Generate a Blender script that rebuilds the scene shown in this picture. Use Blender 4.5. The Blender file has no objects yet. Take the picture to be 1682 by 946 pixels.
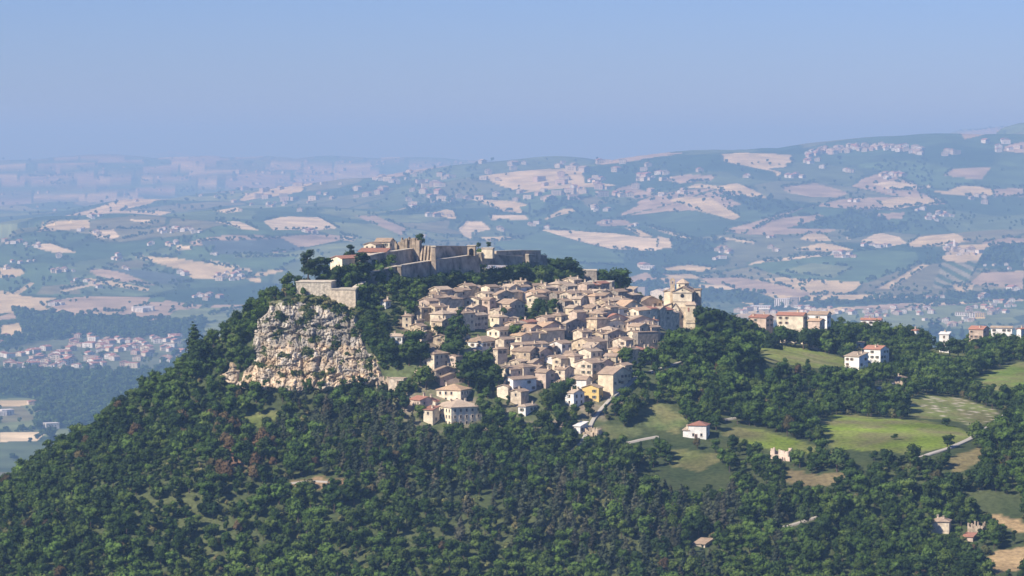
import bpy, bmesh, math, random
import numpy as np
from math import radians, sin, cos, pi, tan, atan, sqrt
from mathutils import Vector, Matrix

# ------------------------------------------------------------------ camera, sky, sun, exposure
SC = bpy.context.scene
COL = SC.collection
F, V0, UC, VC = 5500.0, 228.0, 841.0, 473.0
PITCH = atan((VC - V0) / F)
cam_data = bpy.data.cameras.new('camera')
cam = bpy.data.objects.new('camera', cam_data)
COL.objects.link(cam)
cam_data.sensor_width = 36.0
cam_data.lens = 36.0 * F / 1682.0
cam_data.clip_start = 1.0
cam_data.clip_end = 120000.0
cam.location = (0, 0, 0)
cam.rotation_euler = (pi / 2 - PITCH, 0, 0)
SC.camera = cam

SUN_EL = radians(40)
SX, SY = -0.80, -0.60                       # horizontal direction towards the sun
n_ = math.hypot(SX, SY); SX /= n_; SY /= n_
world = bpy.data.worlds.new("World")
SC.world = world
world.use_nodes = True
wn = world.node_tree
bg = wn.nodes['Background']
sky = wn.nodes.new('ShaderNodeTexSky')
sky.sky_type = 'NISHITA'
sky.sun_disc = False
sky.sun_elevation = SUN_EL
sky.sun_rotation = math.atan2(SX, SY)
sky.altitude = 600
sky.air_density = 1.1
sky.dust_density = 0.15
sky.ozone_density = 5.0
tint = wn.nodes.new('ShaderNodeMix'); tint.data_type = 'RGBA'; tint.blend_type = 'MULTIPLY'
tint.inputs[0].default_value = 1.0
tint.inputs[7].default_value = (0.505, 0.615, 1.07, 1)
wn.links.new(sky.outputs[0], tint.inputs[6])
wn.links.new(tint.outputs[2], bg.inputs[0])
bg.inputs[1].default_value = 0.08
sl = bpy.data.lights.new('sun', 'SUN')
sl.energy = 5.0
sl.angle = radians(0.5)
sl.color = (1.0, 0.93, 0.82)
sun = bpy.data.objects.new('sun', sl)
COL.objects.link(sun)
sdir = Vector((SX * cos(SUN_EL), SY * cos(SUN_EL), sin(SUN_EL)))
sun.rotation_euler = (-sdir).to_track_quat('-Z', 'Y').to_euler()
sun.location = (-200, -100, 300)
SC.view_settings.view_transform = 'Standard'
SC.view_settings.look = 'None'
SC.view_settings.gamma = 1.0
SC.view_settings.exposure = 0.5
SC.cycles.max_bounces = 5
SC.cycles.diffuse_bounces = 2
SC.cycles.glossy_bounces = 1
SC.cycles.transmission_bounces = 1
SC.cycles.transparent_max_bounces = 4
SC.cycles.volume_bounces = 0
SC.cycles.caustics_reflective = False
SC.cycles.caustics_refractive = False

random.seed(7)
RNG = np.random.default_rng(11)

# ------------------------------------------------------------------ helpers
def W(u, v, d):
    """world point seen at photo pixel (u, v), d metres out"""
    a = (np.asarray(u, float) - UC) / F
    b = (VC - np.asarray(v, float)) / F
    y = cos(PITCH) + b * sin(PITCH)
    z = -sin(PITCH) + b * cos(PITCH)
    return a / y * d, d + 0 * a, z / y * d

def PX(x, y, z):
    """photo pixel of a world point"""
    dep = y * cos(PITCH) - z * sin(PITCH)
    up = y * sin(PITCH) + z * cos(PITCH)
    return UC + F * x / dep, VC - F * up / dep

def inpoly(u, v, poly):
    u = np.asarray(u, float); v = np.asarray(v, float)
    P = np.asarray(poly, float)
    ins = np.zeros(np.broadcast(u, v).shape, bool)
    bx = (u >= P[:, 0].min()) & (u <= P[:, 0].max()) & (v >= P[:, 1].min()) & (v <= P[:, 1].max())
    idx = np.nonzero(bx)
    if len(idx[0]) == 0:
        return ins
    uu, vv = u[idx], v[idx]
    r = np.zeros(uu.shape, bool)
    n = len(P)
    for i in range(n):
        x1, y1 = P[i]; x2, y2 = P[(i + 1) % n]
        if y1 == y2: continue
        c = ((y1 > vv) != (y2 > vv)) & (uu < (x2 - x1) * (vv - y1) / (y2 - y1) + x1)
        r ^= c
    ins[idx] = r
    return ins

def _hash(ix, iy, seed):
    h = (ix.astype(np.int64) * 374761393 + iy.astype(np.int64) * 668265263 + seed * 974634777) & 0xffffffff
    h = ((h ^ (h >> 13)) * 1274126177) & 0xffffffff
    h = (h ^ (h >> 16)) & 0xffffffff
    return h / 4294967295.0

def noise(x, y, seed=0):
    x = np.asarray(x, float); y = np.asarray(y, float)
    ix = np.floor(x); iy = np.floor(y); fx = x - ix; fy = y - iy
    r = 0
    sx = fx * fx * fx * (fx * (fx * 6 - 15) + 10); sy = fy * fy * fy * (fy * (fy * 6 - 15) + 10)
    def g(dx, dy):
        a = _hash(ix + dx, iy + dy, seed) * 2 * pi
        return np.cos(a) * (fx - dx) + np.sin(a) * (fy - dy)
    a = g(0, 0); b = g(1, 0); c = g(0, 1); d = g(1, 1)
    return (a + (b - a) * sx + (c - a) * sy + (a - b - c + d) * sx * sy) * 1.4

def fbm(x, y, seed=0, oct=4, gain=0.5):
    s = 0; a = 1; t = 0
    for i in range(oct):
        s = s + a * noise(x * 2 ** i, y * 2 ** i, seed + i * 17); t += a; a *= gain
    return s / t

def voronoi(x, y, seed=0):
    """cell id hash, distance to the nearest and gap to the second cell"""
    ix = np.floor(x); iy = np.floor(y)
    d1 = np.full(x.shape, 9.); d2 = np.full(x.shape, 9.); idv = np.zeros(x.shape)
    for dx in (-1, 0, 1):
        for dy in (-1, 0, 1):
            cx = ix + dx; cy = iy + dy
            px_ = cx + 0.1 + 0.8 * _hash(cx, cy, seed); py_ = cy + 0.1 + 0.8 * _hash(cx, cy, seed + 5)
            d = np.hypot(x - px_, y - py_)
            h = _hash(cx, cy, seed + 9)
            m = d < d1
            d2 = np.where(m, d1, np.minimum(d2, d)); idv = np.where(m, h, idv); d1 = np.where(m, d, d1)
    return idv, d1, d2 - d1

def sstep(a, b, x):
    t = np.clip((x - a) / (b - a), 0, 1)
    return t * t * (3 - 2 * t)

def mesh_obj(name, verts, faces, mats=None, parent=None, midx=None, smooth=False, loc=None):
    me = bpy.data.meshes.new(name)
    me.from_pydata([tuple(map(float, v)) for v in verts], [], [tuple(f) for f in faces])
    if mats:
        for m in (mats if isinstance(mats, (list, tuple)) else [mats]): me.materials.append(m)
    if midx is not None: me.polygons.foreach_set('material_index', list(midx))
    if smooth: me.polygons.foreach_set('use_smooth', [True] * len(me.polygons))
    me.update()
    o = bpy.data.objects.new(name, me)
    COL.objects.link(o)
    if parent: o.parent = parent
    if loc is not None: o.location = loc
    return o

def np_mesh(name, V, quads, tris=None, smooth=False):
    me = bpy.data.meshes.new(name)
    nq = len(quads); nt = 0 if tris is None else len(tris)
    me.vertices.add(len(V)); me.vertices.foreach_set('co', np.asarray(V, np.float32).ravel())
    loops = np.asarray(quads, np.int32).ravel()
    if nt: loops = np.concatenate([loops, np.asarray(tris, np.int32).ravel()])
    me.loops.add(len(loops)); me.loops.foreach_set('vertex_index', loops)
    starts = np.concatenate([np.arange(nq) * 4, nq * 4 + np.arange(nt) * 3]).astype(np.int32)
    tot = np.concatenate([np.full(nq, 4), np.full(nt, 3)]).astype(np.int32)
    me.polygons.add(nq + nt); me.polygons.foreach_set('loop_start', starts); me.polygons.foreach_set('loop_total', tot)
    if smooth: me.polygons.foreach_set('use_smooth', np.ones(nq + nt, bool))
    me.update(calc_edges=True)
    return me

def grid_quads(nr, nc):
    i = np.arange(nr * nc).reshape(nr, nc)
    return np.stack([i[:-1, :-1], i[:-1, 1:], i[1:, 1:], i[1:, :-1]], -1).reshape(-1, 4)

def tag(o, label=None, cat=None, group=None, kind=None):
    if label: o['label'] = label
    if cat: o['category'] = cat
    if group: o['group'] = group
    if kind: o['kind'] = kind
    return o

def empty(name, loc, rz=0.0):
    o = bpy.data.objects.new(name, None); COL.objects.link(o)
    o.location = loc; o.rotation_euler = (0, 0, rz); o.empty_display_size = 2
    return o

class NT:
    def __init__(s, name, rough=0.9):
        s.m = bpy.data.materials.new(name); s.m.use_nodes = True
        s.t = s.m.node_tree; s.b = s.t.nodes['Principled BSDF']
        s.b.inputs['Roughness'].default_value = rough
        s.b.inputs['Specular IOR Level'].default_value = 0.2
    def n(s, typ, **kw):
        nd = s.t.nodes.new(typ)
        for k, v in kw.items():
            if k in nd.inputs: nd.inputs[k].default_value = v
            else: setattr(nd, k, v)
        return nd
    def l(s, a, b): s.t.links.new(a, b)
    def noise(s, scale, detail=3, vec=None):
        nd = s.n('ShaderNodeTexNoise'); nd.inputs['Scale'].default_value = scale; nd.inputs['Detail'].default_value = detail
        if vec is not None: s.l(vec, nd.inputs['Vector'])
        return nd.outputs['Fac']
    def ramp(s, fac, stops):
        r = s.n('ShaderNodeValToRGB'); e = r.color_ramp.elements
        while len(e) < len(stops): e.new(0.5)
        for k, (p, c) in enumerate(stops):
            e[k].position = p; e[k].color = (c[0], c[1], c[2], 1) if not isinstance(c, (int, float)) else (c, c, c, 1)
        s.l(fac, r.inputs[0]); return r.outputs[0]
    def mix(s, fac, a, b, mode='MIX'):
        m = s.n('ShaderNodeMix'); m.data_type = 'RGBA'; m.blend_type = mode
        for sock, val in ((m.inputs[0], fac), (m.inputs[6], a), (m.inputs[7], b)):
            if hasattr(val, 'is_output'): s.l(val, sock)
            elif isinstance(val, (int, float)): sock.default_value = val
            else: sock.default_value = (val[0], val[1], val[2], 1)
        return m.outputs[2]
    def pos(s): return s.n('ShaderNodeNewGeometry').outputs['Position']
    def objc(s): return s.n('ShaderNodeTexCoord').outputs['Object']
    def rnd(s): return s.n('ShaderNodeObjectInfo').outputs['Random']
    def out(s, c): 
        if hasattr(c, 'is_output'): s.l(c, s.b.inputs['Base Color'])
        else: s.b.inputs['Base Color'].default_value = (*c, 1)
        return s.m
    def bump(s, h, strength=0.5, dist=0.3):
        b = s.n('ShaderNodeBump'); b.inputs['Strength'].default_value = strength; b.inputs['Distance'].default_value = dist
        s.l(h, b.inputs['Height']); s.l(b.outputs[0], s.b.inputs['Normal'])

# ------------------------------------------------------------------ terrain shape
BASE = -290.0
CP = [  # (u, v, distance) of bare ground seen in the photo
 (-300,1000,1480),(-150,890,1500),(0,815,1530),(85,752,1550),(140,718,1560),(200,676,1570),(300,610,1580),(380,546,1590),(430,506,1600),(490,478,1606),
 (520,480,1606),(560,470,1620),(590,462,1630),(575,440,1665),(640,420,1690),(700,420,1740),(800,440,1800),(900,445,1870),(960,468,1910),(1030,482,1930),
 (655,462,1650),(712,455,1700),(780,452,1760),(860,468,1800),(600,505,1600),(700,486,1670),(800,478,1740),(640,560,1565),(620,600,1558),
 (400,640,1552),(500,645,1547),(600,640,1552),(405,600,1562),(440,510,1580),(540,505,1588),(590,520,1588),(460,560,1566),(560,560,1568),
 (740,712,1510),(660,662,1530),(850,695,1520),(950,702,1525),(1000,665,1545),(1040,615,1570),(700,595,1560),(760,525,1625),(850,565,1595),
 (900,505,1670),(1000,515,1690),(1080,535,1680),(950,590,1600),(1050,580,1630),(1120,568,1645),(1160,572,1645),(1000,485,1780),(900,478,1760),
 (1060,650,1560),(1150,630,1590),(1200,570,1680),(1250,570,1750),(1145,738,1500),(1100,770,1480),
 (1230,556,1850),(1300,552,1920),(1400,556,1960),(1500,572,1950),(1600,575,2000),(1682,575,2000),(1850,580,2000),(2100,600,2000),
 (1300,592,1800),(1420,615,1740),(1550,612,1840),(1650,632,1780),(1720,625,1800),
 (1250,650,1630),(1450,685,1600),(1600,690,1620),(1690,690,1640),(1300,745,1500),(1500,752,1480),(1640,725,1530),(1850,760,1500),
 (300,770,1450),(600,765,1450),(900,800,1430),(1200,825,1430),(1500,855,1420),(1700,850,1420),(100,860,1430),
 (-200,1000,1360),(0,946,1375),(400,946,1380),(841,946,1365),(1250,946,1350),(1682,946,1350),(2000,946,1350),
]
CW = [  # (x, y, z) behind the crest and far to the sides
 (-380,1750,-235),(-250,1740,-200),(-180,1720,-150),(-120,1790,-150),(-60,1860,-160),(20,2010,-170),(-100,1950,-240),(-250,1950,-285),(-420,2000,-290),
 (60,2150,-240),(150,2200,-215),(250,2200,-190),(380,2250,-190),(520,2250,-190),(700,2250,-200),
 (0,2350,-290),(200,2500,-290),(400,2600,-290),(700,2650,-290),(-200,2300,-290),(-500,2500,-290),(-500,1700,-280),(-600,1500,-270),(-620,1900,-290),(-700,1200,-270),
 (-800,2600,-290),(0,2700,-290),(800,2700,-290),
 (-300,1150,-215),(0,1150,-212),(300,1150,-212),(600,1150,-212),(-700,900,-230),(-300,900,-225),(0,900,-225),(300,900,-225),(700,900,-225),
 (900,1150,-215),(900,1600,-190),(900,2000,-190),(-900,1300,-270),(-900,2000,-290),(1100,2300,-210),(1100,1500,-200),
 (-300,500,-135),(0,500,-125),(300,500,-125),(-150,250,-66),(0,250,-62),(150,250,-62),(0,60,-16),(-60,0,-6),(60,0,-6),(0,-80,4),(-400,100,-60),(400,100,-60),(-800,400,-150),(800,400,-150)]
for u_, v_, d_, k_ in [(85,756,1550,1),(200,680,1570,1),(300,616,1580,1),(380,552,1590,1),(430,510,1600,1),(490,478,1606,1),(560,470,1620,.3),(640,420,1690,1),
                      (700,420,1740,1),(800,440,1800,1),(900,445,1870,1),(960,468,1910,1),(1030,482,1930,1),(1100,535,1700,.5),(1160,572,1645,.3),
                      (1230,556,1850,.6),(1300,552,1920,.6),(1400,556,1960,.6),(1600,575,2000,.6),(1850,580,2000,.6)]:
    x_, y_, z_ = W(u_, v_, d_)
    CW.append((float(x_), float(y_) + 40, float(z_) - 9 * k_)); CW.append((float(x_), float(y_) + 95, float(z_) - 34 * k_))
cp = np.array([W(*p) for p in CP] + CW, float)
PXY = cp[:, :2] / 1000.0
def _tps(r2): return 0.5 * r2 * np.log(r2 + 1e-9)
def _fit():
    n = len(PXY)
    d2 = ((PXY[:, None] - PXY[None]) ** 2).sum(-1)
    K = _tps(d2) + 6e-5 * np.eye(n)
    P = np.hstack([np.ones((n, 1)), PXY])
    A = np.block([[K, P], [P.T, np.zeros((3, 3))]])
    return np.linalg.solve(A, np.concatenate([cp[:, 2], np.zeros(3)]))
TC = _fit()
def z_hill(x, y):
    x = np.asarray(x, float); y = np.asarray(y, float)
    sh = x.shape; x = x.ravel() / 1000; y = y.ravel() / 1000
    out = np.empty(x.size)
    for i in range(0, x.size, 100000):
        xx = x[i:i+100000]; yy = y[i:i+100000]
        d2 = (xx[:, None] - PXY[:, 0]) ** 2 + (yy[:, None] - PXY[:, 1]) ** 2
        out[i:i+100000] = _tps(d2) @ TC[:-3] + TC[-3] + TC[-2] * xx + TC[-1] * yy
    return np.maximum(out.reshape(sh), -292)

RIDGES = [  # crest points (u, v, distance), width towards us, width away
 ([(-300,400,6600),(0,398,6700),(130,366,6700),(240,352,6600),(330,350,6900),(400,340,7200),(470,338,7400),(560,352,7600)], 950, 700),
 ([(-300,520,5150),(0,510,5200),(130,512,5200),(260,520,5150),(420,525,5100)], 420, 500),
 ([(540,388,8200),(640,362,8600),(700,350,8900),(830,336,9300),(930,330,9800),(1030,314,10400),(1100,298,11000),(1250,288,11500)], 1500, 1300),
 ([(1250,280,11500),(1330,267,10500),(1430,255,9700),(1500,256,9500),(1600,221,9300),(1700,197,9300),(1850,190,9300),(2200,190,9300)], 2300, 2000),
 ([(1000,345,8300),(1100,330,8000),(1250,335,7700),(1350,345,7400)], 700, 700),
 ([(1150,420,7000),(1280,400,6900),(1400,395,6800),(1550,400,6600),(1750,380,6800)], 650, 600),
 ([(700,400,7300),(850,395,7300),(1000,390,7200),(1100,400,7100)], 500, 600),
 ([(-400,262,19000),(0,271,18500),(150,271,18000),(240,272,18000),(330,258,17500),(372,253,17300),(430,263,17500),(560,280,18500),(700,286,19000)], 3500, 3000),
 ([(1350,270,17000),(1480,240,17000),(1600,212,17000),(1720,200,17000),(2200,190,17000)], 2500, 2500),
 ([(180,262,30000),(275,246,30000),(340,262,30000)], 1500, 1500),
 ([(560,322,15500),(800,316,16500),(1000,300,17500),(1250,288,18500)], 2600, 3000), ([(500,292,26000),(800,288,27000),(1100,284,27000)], 3000, 3000),
]
RW = []
for pts, wn_, wf_ in RIDGES:
    P = np.array([W(*p) for p in pts], float)
    RW.append((P, wn_, wf_))
KF = 2.0      # the far country lies this much farther out than first surveyed
def z_far(x, y):
    return KF * z_far0(np.asarray(x, float) / KF, np.asarray(y, float) / KF)
def z_far0(x, y):
    acc = np.zeros(x.shape)
    wx = x + 260 * fbm(x / 900, y / 900, 3, 3); wy = y + 260 * fbm(x / 900, y / 900, 8, 3)
    for P, wa, wb in RW:
        best = np.full(x.shape, 1e9); zc = np.zeros(x.shape); side = np.zeros(x.shape)
        for i in range(len(P) - 1):
            ax, ay, az = P[i]; bx, by, bz = P[i + 1]
            dx, dy = bx - ax, by - ay
            t = np.clip(((wx - ax) * dx + (wy - ay) * dy) / (dx * dx + dy * dy), 0, 1)
            ex = wx - ax - t * dx; ey = wy - ay - t * dy
            d = np.hypot(ex, ey)
            m = d < best
            best = np.where(m, d, best); zc = np.where(m, az + t * (bz - az), zc); side = np.where(m, ey, side)
        w = np.where(side < 0, wa, wb)
        h = (zc - BASE) * np.exp(-(best / w) ** 2 * 0.9)
        acc = acc + np.maximum(h, 0) ** 4
    h = acc ** 0.25
    rel = np.clip(h / 100, 0.08, 1.0)
    n = 36 * fbm(x / 1100, y / 1100, 21, 3) + 9 * fbm(x / 330 + 5, y / 330, 31, 2)
    n2 = 42 * (np.abs(noise(x / 700, y / 1500, 77)) - 0.30)
    return BASE + h + (n + n2) * rel * sstep(2000, 3800, y)
def ZT_exact(x, y):
    x = np.asarray(x, float); y = np.asarray(y, float)
    x, y = np.broadcast_arrays(x, y)
    t = sstep(2350, 2750, y)
    near = t < 1
    o1 = np.full(x.shape, BASE)
    if near.any(): o1[near] = z_hill(x[near], y[near])
    farm = t > 0
    o2 = np.full(x.shape, BASE)
    if farm.any(): o2[farm] = z_far(x[farm], y[farm])
    return o1 * (1 - t) + o2 * t
LG = 4.0; LX0, LX1, LY0, LY1 = -700, 960, 1100, 2720
_lx = np.arange(LX0, LX1 + LG, LG); _ly = np.arange(LY0, LY1 + LG, LG)
_LZ = ZT_exact(*np.meshgrid(_lx, _ly))
FU0, FUS, FU1 = -300.0, 3.0, 2000.0; FK = 1.0032; FY0 = 2600.0; FN = 1060
_fu = np.arange(FU0, FU1 + FUS, FUS); _fy = FY0 * FK ** np.arange(FN)
_FU, _FY = np.meshgrid(_fu, _fy)
_FZ = ZT_exact((_FU - UC) / F * _FY / cos(PITCH), _FY)
def ZT_lattice(x, y):
    out = np.empty(x.shape)
    with np.errstate(all='ignore'):
        fu = (UC + x / y * F * cos(PITCH) - FU0) / FUS; fy = np.log(np.maximum(y, 1) / FY0) / math.log(FK)
    ins = (fu >= 0) & (fu < len(_fu) - 1) & (fy >= 0) & (fy < FN - 1)
    if (~ins).any(): out[~ins] = ZT_exact(x[~ins], y[~ins])
    fu = fu[ins]; fy = fy[ins]; iu = fu.astype(int); iy = fy.astype(int); fu = fu - iu; fy = fy - iy
    out[ins] = (_FZ[iy, iu] * (1 - fu) + _FZ[iy, iu + 1] * fu) * (1 - fy) + (_FZ[iy + 1, iu] * (1 - fu) + _FZ[iy + 1, iu + 1] * fu) * fy
    return out
def ZT(x, y):
    """ground height, read from a 4 m survey grid on the hill"""
    x = np.asarray(x, float); y = np.asarray(y, float)
    x, y = np.broadcast_arrays(x, y)
    fx = (x - LX0) / LG; fy = (y - LY0) / LG
    ins = (fx >= 0) & (fx < len(_lx) - 1) & (fy >= 0) & (fy < len(_ly) - 1)
    if not ins.all():
        out = np.empty(x.shape); out[ins] = ZT(x[ins], y[ins]) if ins.any() else 0; o = ~ins; out[o] = ZT_lattice(x[o], y[o]); return out
    ix = fx.astype(int); iy = fy.astype(int); fx = fx - ix; fy = fy - iy
    return (_LZ[iy, ix] * (1 - fx) + _LZ[iy, ix + 1] * fx) * (1 - fy) + (_LZ[iy + 1, ix] * (1 - fx) + _LZ[iy + 1, ix + 1] * fx) * fy

YS = np.concatenate([np.arange(1150, 2700, 5.0), 2700 * 1.0035 ** np.arange(0, 985)])
def cast(u, v, ymin=0):
    """first ground point along the ray through photo pixels (u, v) -> x, y, z (nan when none)"""
    u = np.atleast_1d(np.asarray(u, float)); v = np.atleast_1d(np.asarray(v, float))
    xa, _, za = W(u, v, 1.0)
    lo = np.full(u.shape, np.nan); hi = np.full(u.shape, np.nan)
    done = np.zeros(u.shape, bool); prev = YS[0]
    ys = YS[YS >= ymin]
    prev = ys[0]
    for i in range(0, len(ys), 8):
        blk = ys[i:i + 8]
        act = np.nonzero(~done)[0]
        if len(act) == 0: break
        X = xa[act][:, None] * blk; Y = np.broadcast_to(blk, X.shape); Z = za[act][:, None] * blk
        hit = ZT(X, Y) >= Z
        anyh = hit.any(1); k = hit.argmax(1)
        a = act[anyh]; kk = k[anyh]
        full = np.concatenate([[prev], blk])
        lo[a] = full[kk]; hi[a] = full[kk + 1]; done[a] = True
        prev = blk[-1]
    ok = np.nonzero(done)[0]
    for _ in range(12):
        m = 0.5 * (lo[ok] + hi[ok])
        h = ZT(xa[ok] * m, m) >= za[ok] * m
        hi[ok] = np.where(h, m, hi[ok]); lo[ok] = np.where(h, lo[ok], m)
    return xa * hi, hi, za * hi
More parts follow.
